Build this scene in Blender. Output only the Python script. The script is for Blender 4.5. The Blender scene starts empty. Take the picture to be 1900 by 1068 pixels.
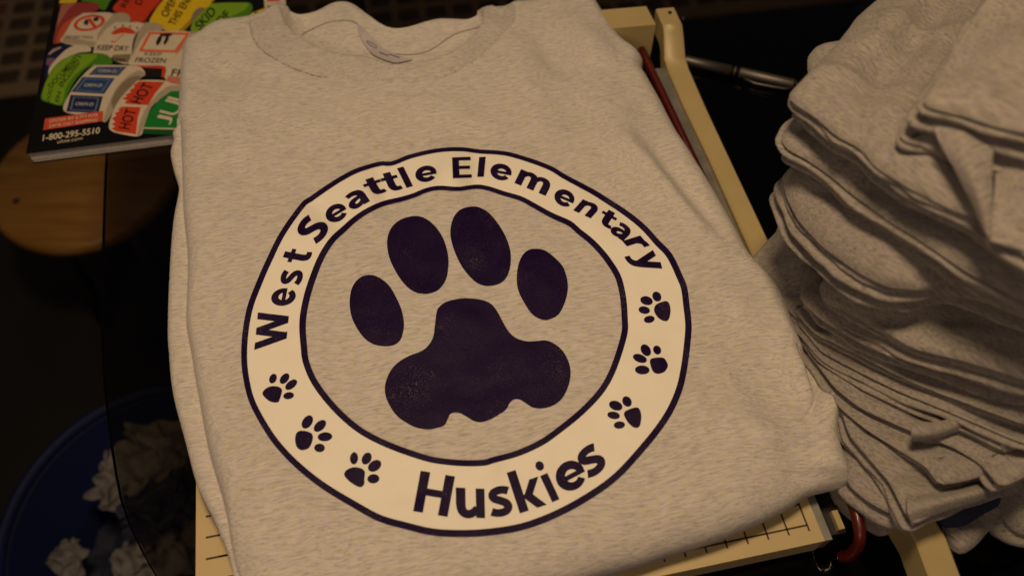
import bpy, bmesh, math, random
import numpy as np
from mathutils import Vector, noise, Matrix
from mathutils.geometry import delaunay_2d_cdt
random.seed(7)
S = bpy.context.scene
COL = S.collection
# ------------------------------------------------------------------ camera
CAM_Z, PITCH, FPX = 0.513, math.radians(57.0), 1525.0
cam = bpy.data.objects.new('camera', bpy.data.cameras.new('camera'))
COL.objects.link(cam)
cam.location = (0, 0, CAM_Z)
cam.rotation_euler = (math.radians(90) - PITCH, 0, 0)
cam.data.sensor_width = 36.0
cam.data.lens = 36.0 * FPX / 1900.0
cam.data.clip_start, cam.data.clip_end = 0.01, 50
cam.data.dof.use_dof = True
cam.data.dof.focus_distance = 0.535
cam.data.dof.aperture_fstop = 4.8
S.camera = cam
# ------------------------------------------------------------------ light
W = bpy.data.worlds.new('World'); S.world = W; W.use_nodes = True
bg = W.node_tree.nodes['Background']
bg.inputs[0].default_value = (0.55, 0.46, 0.50, 1); bg.inputs[1].default_value = 0.032
def area(name, loc, target, size, power, colour):
    l = bpy.data.lights.new(name, 'AREA'); l.shape = 'DISK'; l.size = size; l.energy = power; l.color = colour
    o = bpy.data.objects.new(name, l); COL.objects.link(o); o.location = loc
    o.rotation_euler = (Vector(target) - Vector(loc)).to_track_quat('-Z', 'Y').to_euler()
    return o
area('ceiling_lamp', (-0.05, 0.24, 0.98), (-0.03, 0.28, 0), 0.18, 5.25, (1.0, 0.70, 0.41))
area('front_fill', (-0.40, -0.95, 1.10), (0.05, 0.3, 0.05), 0.5, 3.7, (1.0, 0.69, 0.48))  # added fill from the front, brightens the left-facing sides of the pile
area('far_lamp', (-0.30, 1.20, 1.30), (0.0, 0.3, 0), 0.25, 1.0, (1.0, 0.72, 0.45))
S.view_settings.view_transform = 'Standard'; S.view_settings.look = 'None'
S.view_settings.gamma = 1; S.view_settings.exposure = 0; S.view_settings.use_curve_mapping = False
S.render.engine = 'CYCLES'
S.cycles.max_bounces = 6; S.cycles.transparent_max_bounces = 12; S.cycles.caustics_reflective = False
try: S.cycles.use_denoising = True
except Exception: pass

# ------------------------------------------------------------------ measuring helpers
cP, sP = math.cos(PITCH), math.sin(PITCH)
def ray(px, py):
    a, v = (px - 950.0) / FPX, (py - 534.0) / FPX
    return (a, cP - v * sP, -sP - v * cP)
def at(px, py, z=0.0):
    d = ray(px, py); t = (z - CAM_Z) / d[2]
    return (d[0] * t, d[1] * t, z)
def zm(s, ox, oy, pts):          # read-off coordinates -> photo coordinates
    return [(ox + x / s, oy + y / s) for x, y in pts]
def catmull(pts, n=6, closed=False):
    P = [np.array(p, float) for p in pts]; out = []
    m = len(P)
    for i in range(m if closed else m - 1):
        if closed: p0, p1, p2, p3 = P[i - 1], P[i], P[(i + 1) % m], P[(i + 2) % m]
        else: p0, p1, p2, p3 = P[max(i - 1, 0)], P[i], P[i + 1], P[min(i + 2, m - 1)]
        for k in range(n):
            t = k / n
            out.append(0.5 * ((2 * p1) + (-p0 + p2) * t + (2 * p0 - 5 * p1 + 4 * p2 - p3) * t * t + (-p0 + 3 * p1 - 3 * p2 + p3) * t ** 3))
    if not closed: out.append(P[-1])
    return np.array(out)
def resample(P, step, closed=False):
    P = np.array(P, float)
    if closed: P = np.vstack([P, P[:1]])
    d = np.r_[0, np.cumsum(np.linalg.norm(np.diff(P[:, :2], axis=0), axis=1))]
    n = max(3, int(round(d[-1] / step)))
    s = np.linspace(0, d[-1], n + 1)
    Q = np.stack([np.interp(s, d, P[:, k]) for k in range(P.shape[1])], 1)
    return Q[:-1] if closed else Q
def seg_dist(pts, poly, closed=True):
    """distance of pts to a polyline and the index of its nearest segment"""
    A = np.array(poly)[:, :2]; B = np.roll(A, -1, 0) if closed else A[1:]
    if not closed: A = A[:-1]
    pts = np.asarray(pts, float); best = np.full(len(pts), 1e9); idx = np.zeros(len(pts), int)
    ab = B - A; L = (ab ** 2).sum(1) + 1e-18
    for k in range(0, len(pts), 2000):
        p = pts[k:k + 2000]; rx = p[:, :1] - A[:, 0]; ry = p[:, 1:2] - A[:, 1]
        t = np.clip((rx * ab[:, 0] + ry * ab[:, 1]) / L, 0, 1)
        d = (rx - t * ab[:, 0]) ** 2 + (ry - t * ab[:, 1]) ** 2
        i = d.argmin(1); idx[k:k + 2000] = i; best[k:k + 2000] = np.sqrt(d[np.arange(len(p)), i])
    return best, idx
def inside(pts, poly):
    P = np.array(poly)[:, :2]; x, y = pts[:, 0], pts[:, 1]; r = np.zeros(len(pts), bool)
    for (x0, y0), (x1, y1) in zip(P, np.roll(P, -1, 0)):
        c = ((y0 > y) != (y1 > y))
        if y0 != y1: r ^= c & (x < (x1 - x0) * (y - y0) / (y1 - y0) + x0)
    return r
def offset_poly(P, d):
    """move a closed CCW polygon inwards by d (2-D)"""
    P = np.array(P)[:, :2]
    t = np.roll(P, -1, 0) - np.roll(P, 1, 0); t /= (np.linalg.norm(t, axis=1)[:, None] + 1e-12)
    return P + np.stack([-t[:, 1], t[:, 0]], 1) * d
def area2(P):
    P = np.array(P); x, y = P[:, 0], P[:, 1]
    return 0.5 * np.sum(x * np.roll(y, -1) - np.roll(x, -1) * y)
def ccw(P):
    P = np.array(P); return P if area2(P) > 0 else P[::-1].copy()
def fbm(x, y, s, z=0.0, o=3):
    return noise.fractal((x * s, y * s, z), 1.0, 2.0, o)

# ------------------------------------------------------------------ object helpers
def link(o): COL.objects.link(o); return o
def tag(o, label=None, cat=None, group=None, kind=None):
    if label: o['label'] = label
    if cat: o['category'] = cat
    if group: o['group'] = group
    if kind: o['kind'] = kind
    return o
def empty(name, loc, label, cat, group=None):
    o = link(bpy.data.objects.new(name, None)); o.location = loc; o.empty_display_size = 0.02
    return tag(o, label, cat, group)
def mesh(name, verts, faces, mat, parent=None, smooth=True, mats=None, fm=None):
    base = Vector((0, 0, 0)); q = parent
    while q is not None: base += q.location; q = q.parent
    me = bpy.data.meshes.new(name)
    me.from_pydata((np.array([tuple(v) for v in verts], float) - np.array(base)).tolist(), [], [[int(i) for i in f] for f in faces])
    me.update()
    o = link(bpy.data.objects.new(name, me)); o.parent = parent
    for m in (mats or [mat]): me.materials.append(m)
    if fm is not None:
        for p, k in zip(me.polygons, fm): p.material_index = k
    if smooth: me.shade_smooth()
    return o
def from_bm(name, bm, mat, parent=None, smooth=False, bevel=0.0, seg=2):
    if bevel:
        es = [e for e in bm.edges if len(e.link_faces) == 2 and e.calc_face_angle(0) > 0.5]
        bmesh.ops.bevel(bm, geom=es, offset=bevel, segments=seg, affect='EDGES', profile=0.5)
    bmesh.ops.recalc_face_normals(bm, faces=bm.faces)
    v = [x.co.copy() for x in bm.verts]; bm.verts.index_update()
    f = [[x.index for x in fc.verts] for fc in bm.faces]; bm.free()
    o = mesh(name, v, f, mat, parent, smooth)
    if bevel or smooth:
        o.data.shade_smooth()
        try: o.data.set_sharp_from_angle(angle=math.radians(40))
        except Exception: pass
    return o
def box_bm(bm, lo, hi, M=None):
    vs = [bm.verts.new((x, y, z)) for z in (lo[2], hi[2]) for y in (lo[1], hi[1]) for x in (lo[0], hi[0])]
    for f in ((0, 2, 3, 1), (4, 5, 7, 6), (0, 1, 5, 4), (2, 6, 7, 3), (0, 4, 6, 2), (1, 3, 7, 5)): bm.faces.new([vs[i] for i in f])
    if M is not None: bmesh.ops.transform(bm, matrix=M, verts=vs)
    return vs
def prism_bm(bm, poly, z0, z1):
    """poly of xy; z0,z1 numbers or per-vertex lists"""
    n = len(poly); a = z0 if hasattr(z0, '__len__') else [z0] * n; b = z1 if hasattr(z1, '__len__') else [z1] * n
    lo = [bm.verts.new((p[0], p[1], a[i])) for i, p in enumerate(poly)]
    hi = [bm.verts.new((p[0], p[1], b[i])) for i, p in enumerate(poly)]
    bm.faces.new(lo[::-1]); bm.faces.new(hi)
    for i in range(n): bm.faces.new((lo[i], lo[(i + 1) % n], hi[(i + 1) % n], hi[i]))
def tube(path, r, n=12, caps=True):
    P = [Vector(p) for p in path]; V = []; F = []; up = Vector((0, 0, 1)); prev = None
    for i, p in enumerate(P):
        t = (P[min(i + 1, len(P) - 1)] - P[max(i - 1, 0)]).normalized()
        a = prev if prev is not None else (up if abs(t.z) < 0.9 else Vector((1, 0, 0)))
        x = (a - t * a.dot(t)).normalized(); prev = x; y = t.cross(x)
        rr = r[i] if hasattr(r, '__len__') else r
        for k in range(n):
            an = 2 * math.pi * k / n; V.append(p + (x * math.cos(an) + y * math.sin(an)) * rr)
    for i in range(len(P) - 1):
        for k in range(n):
            F.append((i * n + k, i * n + (k + 1) % n, (i + 1) * n + (k + 1) % n, (i + 1) * n + k))
    if caps:
        F.append(tuple(range(n))[::-1]); F.append(tuple(range((len(P) - 1) * n, len(P) * n)))
    return V, F
def lathe(prof, n, c):
    V = []; F = []
    for r, z in prof:
        for k in range(n):
            a = 2 * math.pi * k / n; V.append((c[0] + r * math.cos(a), c[1] + r * math.sin(a), z))
    for i in range(len(prof) - 1):
        for k in range(n): F.append((i * n + k, i * n + (k + 1) % n, (i + 1) * n + (k + 1) % n, (i + 1) * n + k))
    return V, F

# ------------------------------------------------------------------ materials
def newmat(name):
    m = bpy.data.materials.new(name); m.use_nodes = True
    return m, m.node_tree, m.node_tree.nodes['Principled BSDF']
def N(nt, t, **k):
    n = nt.nodes.new(t)
    for a, v in k.items(): setattr(n, a, v)
    return n
def plain(name, col, rough=0.5, metal=0.0, spec=0.5, var=0.12, scale=60.0, bump=0.0, bscale=300.0, coat=0.0):
    m, nt, b = newmat(name)
    b.inputs['Roughness'].default_value = rough; b.inputs['Metallic'].default_value = metal
    b.inputs['Specular IOR Level'].default_value = spec; b.inputs['Coat Weight'].default_value = coat
    tc = N(nt, 'ShaderNodeTexCoord'); no = N(nt, 'ShaderNodeTexNoise'); no.inputs['Scale'].default_value = scale
    no.inputs['Detail'].default_value = 4
    nt.links.new(tc.outputs['Object'], no.inputs['Vector'])
    r = N(nt, 'ShaderNodeValToRGB'); r.color_ramp.elements[0].position = 0.3; r.color_ramp.elements[1].position = 0.7
    r.color_ramp.elements[0].color = tuple(c * (1 - var) for c in col) + (1,)
    r.color_ramp.elements[1].color = tuple(min(1, c * (1 + var)) for c in col) + (1,)
    nt.links.new(no.outputs['Fac'], r.inputs['Fac']); nt.links.new(r.outputs['Color'], b.inputs['Base Color'])
    if bump:
        n2 = N(nt, 'ShaderNodeTexNoise'); n2.inputs['Scale'].default_value = bscale
        nt.links.new(tc.outputs['Object'], n2.inputs['Vector'])
        bp = N(nt, 'ShaderNodeBump'); bp.inputs['Strength'].default_value = bump; bp.inputs['Distance'].default_value = 0.001
        nt.links.new(n2.outputs['Fac'], bp.inputs['Height']); nt.links.new(bp.outputs['Normal'], b.inputs['Normal'])
    return m
def heather(name, rot, light=(0.64, 0.62, 0.60), dark=(0.30, 0.295, 0.30), rib=None, gain=1.0, fleck=0.72):
    """ash grey marled jersey: short darker streaks along the course of the knit"""
    m, nt, b = newmat(name); L = nt.links.new
    b.inputs['Roughness'].default_value = 0.92; b.inputs['Specular IOR Level'].default_value = 0.15
    b.inputs['Sheen Weight'].default_value = 0.12; b.inputs['Sheen Roughness'].default_value = 0.5
    tc = N(nt, 'ShaderNodeTexCoord')
    mr = N(nt, 'ShaderNodeMapping'); mr.inputs['Rotation'].default_value = (0, 0, -rot); L(tc.outputs['Object'], mr.inputs['Vector'])
    # slight wander of the courses
    wn = N(nt, 'ShaderNodeTexNoise'); wn.inputs['Scale'].default_value = 14; L(mr.outputs['Vector'], wn.inputs['Vector'])
    wm = N(nt, 'ShaderNodeVectorMath', operation='MULTIPLY_ADD'); wm.inputs[1].default_value = (0, 0.018, 0.0); L(wn.outputs['Color'], wm.inputs[0]); L(mr.outputs['Vector'], wm.inputs[2])
    def streak(sx, sy, detail, p0, p1):
        mp = N(nt, 'ShaderNodeMapping'); mp.inputs['Scale'].default_value = (sx, sy, sy); L(wm.outputs['Vector'], mp.inputs['Vector'])
        n = N(nt, 'ShaderNodeTexNoise'); n.inputs['Scale'].default_value = 1; n.inputs['Detail'].default_value = detail; n.inputs['Roughness'].default_value = 0.6
        L(mp.outputs['Vector'], n.inputs['Vector'])
        r = N(nt, 'ShaderNodeMapRange'); r.inputs['From Min'].default_value = p0; r.inputs['From Max'].default_value = p1
        L(n.outputs['Fac'], r.inputs['Value']); return r.outputs['Result']
    a = streak(105, 820, 4, 0.34, 0.62)       # general marl
    c = streak(150, 1050, 3, 0.51, 0.71)       # sparse dark flecks
    d = streak(55, 300, 3, 0.30, 0.70)        # broad soft bands
    e = streak(700, 1700, 1, 0.25, 0.75)      # yarn grain
    def mixf(f, c1, c2, fac=1.0):
        mx = N(nt, 'ShaderNodeMix', data_type='RGBA'); 
        if fac != 1.0:
            mu = N(nt, 'ShaderNodeMath', operation='MULTIPLY'); mu.inputs[1].default_value = fac; L(f, mu.inputs[0]); f = mu.outputs[0]
        L(f, mx.inputs['Factor'])
        for c_, s in ((c1, 6), (c2, 7)):
            if isinstance(c_, tuple): mx.inputs[s].default_value = c_ + (1,)
            else: L(c_, mx.inputs[s])
        return mx.outputs[2]
    lg = tuple(v * gain for v in light); dg = tuple(v * gain for v in dark)
    mid = tuple(0.36 * x + 0.64 * y for x, y in zip(lg, dg))
    col = mixf(a, mid, lg)
    col = mixf(d, col, lg, 0.38)
    col = mixf(e, col, tuple(min(1, v * 1.08) for v in lg), 0.35)
    col = mixf(c, col, dg, fleck)
    tn = N(nt, 'ShaderNodeTexNoise'); tn.inputs['Scale'].default_value = 260; tn.inputs['Detail'].default_value = 2; L(tc.outputs['Object'], tn.inputs['Vector'])
    tr = N(nt, 'ShaderNodeMapRange'); tr.inputs['From Min'].default_value = 0.35; tr.inputs['From Max'].default_value = 0.65; L(tn.outputs['Fac'], tr.inputs['Value'])
    tint = mixf(tr.outputs['Result'], (0.98, 0.99, 0.86), (1.0, 0.955, 1.0))
    mt = N(nt, 'ShaderNodeMix', data_type='RGBA', blend_type='MULTIPLY'); mt.inputs['Factor'].default_value = 1; L(col, mt.inputs[6]); L(tint, mt.inputs[7]); col = mt.outputs[2]
    L(col, b.inputs['Base Color'])
    h = e
    bp = N(nt, 'ShaderNodeBump'); bp.inputs['Strength'].default_value = 0.35; bp.inputs['Distance'].default_value = 0.0006
    L(h, bp.inputs['Height']); last = bp
    if rib:
        uv = N(nt, 'ShaderNodeUVMap'); sx = N(nt, 'ShaderNodeSeparateXYZ'); L(uv.outputs['UV'], sx.inputs[0])
        mm = N(nt, 'ShaderNodeMath', operation='MULTIPLY'); mm.inputs[1].default_value = rib; L(sx.outputs[0], mm.inputs[0])
        sn = N(nt, 'ShaderNodeMath', operation='SINE'); L(mm.outputs[0], sn.inputs[0])
        rr = N(nt, 'ShaderNodeMapRange'); rr.inputs['From Min'].default_value = -1; rr.inputs['From Max'].default_value = 1; rr.inputs['To Min'].default_value = 0.90; rr.inputs['To Max'].default_value = 1.0; L(sn.outputs[0], rr.inputs['Value'])
        mr2 = N(nt, 'ShaderNodeMix', data_type='RGBA', blend_type='MULTIPLY'); mr2.inputs['Factor'].default_value = 1; L(col, mr2.inputs[6]); L(rr.outputs['Result'], mr2.inputs[7]); L(mr2.outputs[2], b.inputs['Base Color'])
        b2 = N(nt, 'ShaderNodeBump'); b2.inputs['Strength'].default_value = 0.5; b2.inputs['Distance'].default_value = 0.0004
        L(sn.outputs[0], b2.inputs['Height']); L(bp.outputs['Normal'], b2.inputs['Normal']); last = b2
    L(last.outputs['Normal'], b.inputs['Normal'])
    return m
def ink(name, col, speck, amount, rough, spec=0.3):
    """plastisol print: slightly glossy film with pinholes that let the cloth show"""
    m, nt, b = newmat(name); L = nt.links.new
    tc = N(nt, 'ShaderNodeTexCoord')
    n1 = N(nt, 'ShaderNodeTexNoise'); n1.inputs['Scale'].default_value = 1500; n1.inputs['Detail'].default_value = 2; L(tc.outputs['Object'], n1.inputs['Vector'])
    n2 = N(nt, 'ShaderNodeTexNoise'); n2.inputs['Scale'].default_value = 38; n2.inputs['Detail'].default_value = 3; L(tc.outputs['Object'], n2.inputs['Vector'])
    r2 = N(nt, 'ShaderNodeMapRange'); r2.inputs['From Min'].default_value = 0.42; r2.inputs['From Max'].default_value = 0.72
    r2.inputs['To Min'].default_value = 0.0; r2.inputs['To Max'].default_value = amount; L(n2.outputs['Fac'], r2.inputs['Value'])
    ad = N(nt, 'ShaderNodeMath', operation='ADD'); L(n1.outputs['Fac'], ad.inputs[0]); L(r2.outputs['Result'], ad.inputs[1])
    r1 = N(nt, 'ShaderNodeMapRange'); r1.inputs['From Min'].default_value = 0.72; r1.inputs['From Max'].default_value = 0.86; L(ad.outputs[0], r1.inputs['Value'])
    mx = N(nt, 'ShaderNodeMix', data_type='RGBA'); mx.inputs[6].default_value = col + (1,); mx.inputs[7].default_value = speck + (1,)
    L(r1.outputs['Result'], mx.inputs['Factor']); L(mx.outputs[2], b.inputs['Base Color'])
    b.inputs['Roughness'].default_value = rough; b.inputs['Specular IOR Level'].default_value = spec
    bp = N(nt, 'ShaderNodeBump'); bp.inputs['Strength'].default_value = 0.5; bp.inputs['Distance'].default_value = 0.0006
    L(n1.outputs['Fac'], bp.inputs['Height']); L(bp.outputs['Normal'], b.inputs['Normal'])
    return m
M = {}
YAW = math.radians(11.5)
M['heather'] = heather('heather_jersey', math.radians(9))
M['heather_rib'] = heather('heather_rib', math.radians(9), rib=1.0)
M['heather_in'] = heather('heather_inside', math.radians(4))
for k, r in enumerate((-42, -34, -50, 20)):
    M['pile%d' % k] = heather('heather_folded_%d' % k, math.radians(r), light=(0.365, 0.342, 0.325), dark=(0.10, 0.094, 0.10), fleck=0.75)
M['ink_dark'] = ink('purple_ink', (0.0105, 0.0028, 0.033), (0.13, 0.10, 0.10), 0.17, 0.42, 0.10)
M['ink_cream'] = ink('cream_ink', (0.87, 0.84, 0.745), (0.76, 0.73, 0.63), 0.10, 0.55)
M['thread'] = plain('seam_thread', (0.26, 0.25, 0.26), 0.9)
M['label'] = plain('satin_label', (0.40, 0.37, 0.40), 0.6)
M['label_print'] = plain('label_print', (0.03, 0.025, 0.06), 0.6)
M['cream_paint'] = plain('cream_enamel', (0.44, 0.355, 0.17), 0.42, var=0.07, scale=25, bump=0.08, bscale=700)
M['board'] = plain('cutter_board', (0.53, 0.43, 0.225), 0.45, var=0.06, scale=18, bump=0.05, bscale=500)
M['grid'] = plain('grid_print', (0.05, 0.025, 0.012), 0.6)
M['steel'] = plain('dull_steel', (0.30, 0.30, 0.28), 0.45, metal=0.65, var=0.2, scale=90)
M['red'] = plain('red_enamel', (0.075, 0.0035, 0.003), 0.42, var=0.10, coat=0.15)
M['dark'] = plain('dark_metal', (0.015, 0.013, 0.012), 0.5)
M['paper'] = plain('page_edges', (0.52, 0.50, 0.46), 0.85, var=0.1, scale=400)
M['cover'] = plain('black_cover', (0.004, 0.004, 0.005), 0.45, spec=0.2, var=0.2)
M['wood'] = None
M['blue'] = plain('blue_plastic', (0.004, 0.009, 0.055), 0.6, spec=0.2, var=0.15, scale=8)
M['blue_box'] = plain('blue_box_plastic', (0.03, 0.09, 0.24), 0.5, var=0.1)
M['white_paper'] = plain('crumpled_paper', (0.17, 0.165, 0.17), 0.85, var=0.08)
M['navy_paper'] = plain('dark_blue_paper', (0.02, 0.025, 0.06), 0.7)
M['floor'] = plain('dark_floor', (0.005, 0.004, 0.0035), 0.85, var=0.3, scale=3)
M['rug'] = plain('rug_weave', (0.26, 0.19, 0.115), 0.95, var=0.2, scale=120, bump=0.4, bscale=500)
M['rug_pad'] = plain('rug_square', (0.062, 0.042, 0.027), 0.95, var=0.3, scale=60, bump=0.4, bscale=400)
M['rug_red'] = plain('rug_square_red', (0.15, 0.045, 0.030), 0.95, var=0.3, scale=60, bump=0.4, bscale=400)
M['blue_cloth'] = plain('blue_cloth', (0.02, 0.025, 0.06), 0.9)
M['silver'] = plain('satin_silver', (0.15, 0.14, 0.13), 0.48, metal=0.85, var=0.05)
M['black_gloss'] = plain('black_lacquer', (0.01, 0.01, 0.01), 0.25)
def wood_mat():
    m, nt, b = newmat('varnished_pine'); L = nt.links.new
    tc = N(nt, 'ShaderNodeTexCoord'); mp = N(nt, 'ShaderNodeMapping'); mp.inputs['Scale'].default_value = (6, 60, 6); mp.inputs['Rotation'].default_value = (0, 0, 0.9)
    L(tc.outputs['Object'], mp.inputs['Vector'])
    n = N(nt, 'ShaderNodeTexNoise'); n.inputs['Scale'].default_value = 1.5; n.inputs['Detail'].default_value = 5; n.inputs['Distortion'].default_value = 0.4; L(mp.outputs['Vector'], n.inputs['Vector'])
    r = N(nt, 'ShaderNodeValToRGB'); r.color_ramp.elements[0].color = (0.20, 0.098, 0.018, 1); r.color_ramp.elements[1].color = (0.31, 0.162, 0.034, 1)
    r.color_ramp.elements[0].position = 0.3; r.color_ramp.elements[1].position = 0.7
    L(n.outputs['Fac'], r.inputs['Fac']); L(r.outputs['Color'], b.inputs['Base Color']); b.inputs['Roughness'].default_value = 0.4
    return m
M['wood'] = wood_mat()
def glass_mat(name, gloss):
    m = bpy.data.materials.new(name); m.use_nodes = True; nt = m.node_tree; L = nt.links.new
    for n in list(nt.nodes): nt.nodes.remove(n)
    out = N(nt, 'ShaderNodeOutputMaterial'); tr = N(nt, 'ShaderNodeBsdfTransparent'); tr.inputs[0].default_value = (0.58, 0.545, 0.49, 1)
    gl = N(nt, 'ShaderNodeBsdfGlossy'); gl.inputs['Roughness'].default_value = 0.03; gl.inputs['Color'].default_value = (0.9, 0.9, 0.9, 1)
    fr = N(nt, 'ShaderNodeFresnel'); fr.inputs['IOR'].default_value = 1.45
    mx = N(nt, 'ShaderNodeMixShader'); 
    if gloss: L(fr.outputs[0], mx.inputs[0])
    else: mx.inputs[0].default_value = 0.0
    L(tr.outputs[0], mx.inputs[1]); L(gl.outputs[0], mx.inputs[2]); L(mx.outputs[0], out.inputs[0])
    return m
M['glass'] = glass_mat('smoked_glass', True); M['glass_under'] = glass_mat('smoked_glass_underside', False)
M['glass_edge'] = plain('glass_edge', (0.012, 0.012, 0.006), 0.3, coat=0.2)

# ================================================================== setting
FLOOR = -0.73
bm = bmesh.new(); box_bm(bm, (-4, -3, FLOOR - 0.02), (4, 5, FLOOR)); tag(from_bm('floor', bm, M['floor']), kind='structure')

# rug with a grid of squares on the floor behind the table
def rug():
    a = np.array(at(0, 178, FLOOR + 0.01)); b = np.array(at(1560, 0, FLOOR + 0.01))
    ex = (b - a); ex /= np.linalg.norm(ex); ey = np.array([-ex[1], ex[0], 0])
    o = a - ex * 0.30
    root = empty('floor_rug', tuple(o), 'dark brown rug woven in a grid of squares behind the glass table', 'rug')
    Mx = Matrix(((ex[0], ey[0], 0, o[0]), (ex[1], ey[1], 0, o[1]), (0, 0, 1, FLOOR), (0, 0, 0, 1)))
    bm = bmesh.new(); box_bm(bm, (0, 0, 0.001), (3.2, 0.75, 0.010), Mx); from_bm('rug_base', bm, M['rug'], root, bevel=0.003)
    p = 0.062; pr = None
    me = {}
    for key in ('rug_pad', 'rug_red'):
        bm = bmesh.new(); box_bm(bm, (-0.023, -0.019, 0), (0.023, 0.019, 0.005))
        bmesh.ops.bevel(bm, geom=bm.edges[:], offset=0.003, segments=1, affect='EDGES')
        me[key] = bpy.data.meshes.new('square'); bm.to_mesh(me[key]); bm.free(); me[key].materials.append(M[key])
    for j in range(6):
        for i in range(50):
            x, y = 0.06 + i * p, 0.055 + j * 0.058
            k = 'rug_red' if j >= 3 and (i // 4) % 3 != 1 else 'rug_pad'
            s = link(bpy.data.objects.new('square', me[k])); s.parent = root
            w = Vector((o[0] + ex[0] * x + ey[0] * y, o[1] + ex[1] * x + ey[1] * y, FLOOR + 0.009))
            s.location = w - Vector(o); s.rotation_euler = (0, 0, math.atan2(ex[1], ex[0]))
rug()

# smoked glass table
def table():
    edge = [(230, -260), (212, 60), (196, 300), (190, 480), (188, 600), (195, 730), (213, 870), (235, 960), (290, 1068), (380, 1200)]
    e = catmull([at(x, y, 0)[:2] for x, y in edge], 8)
    poly = [tuple(p) for p in e] + [(0.0, -0.12), (0.55, -0.12), (0.75, 0.1), (0.75, 0.75), (0.55, 0.98), (-0.3, 0.98)]
    poly = [tuple(p) for p in resample(ccw(poly), 0.02, True)]
    root = empty('glass_table', (0.1, 0.4, FLOOR), 'table with a curved smoked glass top under the paper cutter', 'table')
    n = len(poly); V = [(x, y, 0.0) for x, y in poly] + [(x, y, -0.005) for x, y in poly]
    mesh('glass_top', V, [tuple(range(n)), tuple(range(n, 2 * n))[::-1]], None, root, False, mats=[M['glass'], M['glass_under']], fm=[0, 1])
    V2 = [(x, y, z) for z in (0.0003, -0.0053) for x, y in offset_poly(np.array(poly), -0.0004)]
    mesh('glass_rim', V2, [(i, (i + 1) % n, n + (i + 1) % n, n + i) for i in range(n)], M['glass_edge'], root)
    for x, y in ((0.62, 0.86), (-0.2, 0.86), (0.62, 0.02), (0.30, -0.02)):
        mesh('leg', *tube([(x, y, FLOOR + 0.001), (x, y, -0.0055)], 0.016), M['dark'], root)
table()

# round wooden stool below the table edge
def stool():
    zs = -0.42
    pl, pr_, pb = at(-14, 315, zs), at(330, 315, zs), at(140, 462, zs)
    r = 0.5 * (pr_[0] - pl[0]); cx = 0.5 * (pl[0] + pr_[0]); cy = pb[1] + r
    root = empty('wooden_stool', (cx, cy, FLOOR), 'round varnished wooden stool seat below the catalog', 'stool')
    prof = [(0.0, zs - 0.028), (r - 0.01, zs - 0.028), (r - 0.002, zs - 0.02), (r, zs - 0.012), (r - 0.002, zs - 0.004), (r - 0.007, zs), (0.0, zs)]
    V, F = lathe(prof, 72, (cx, cy)); o = mesh('seat', V, F, M['wood'], root)
    o.data.set_sharp_from_angle(angle=math.radians(50))
    for k in range(4):
        a = math.pi / 4 + k * math.pi / 2
        mesh('leg', *tube([(cx + 0.75 * r * math.cos(a), cy + 0.75 * r * math.sin(a), FLOOR + 0.001), (cx + 0.6 * r * math.cos(a), cy + 0.6 * r * math.sin(a), zs - 0.0285)], 0.012), M['dark'], root)
    c = at(30, 373, zs + 0.0006)
    bm = bmesh.new(); box_bm(bm, (-0.0045, -0.004, 0), (0.0045, 0.004, 0.0008), Matrix.Translation(c) @ Matrix.Rotation(0.6, 4, 'Z'))
    from_bm('scuff_mark', bm, M['dark'], root)
stool()

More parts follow.
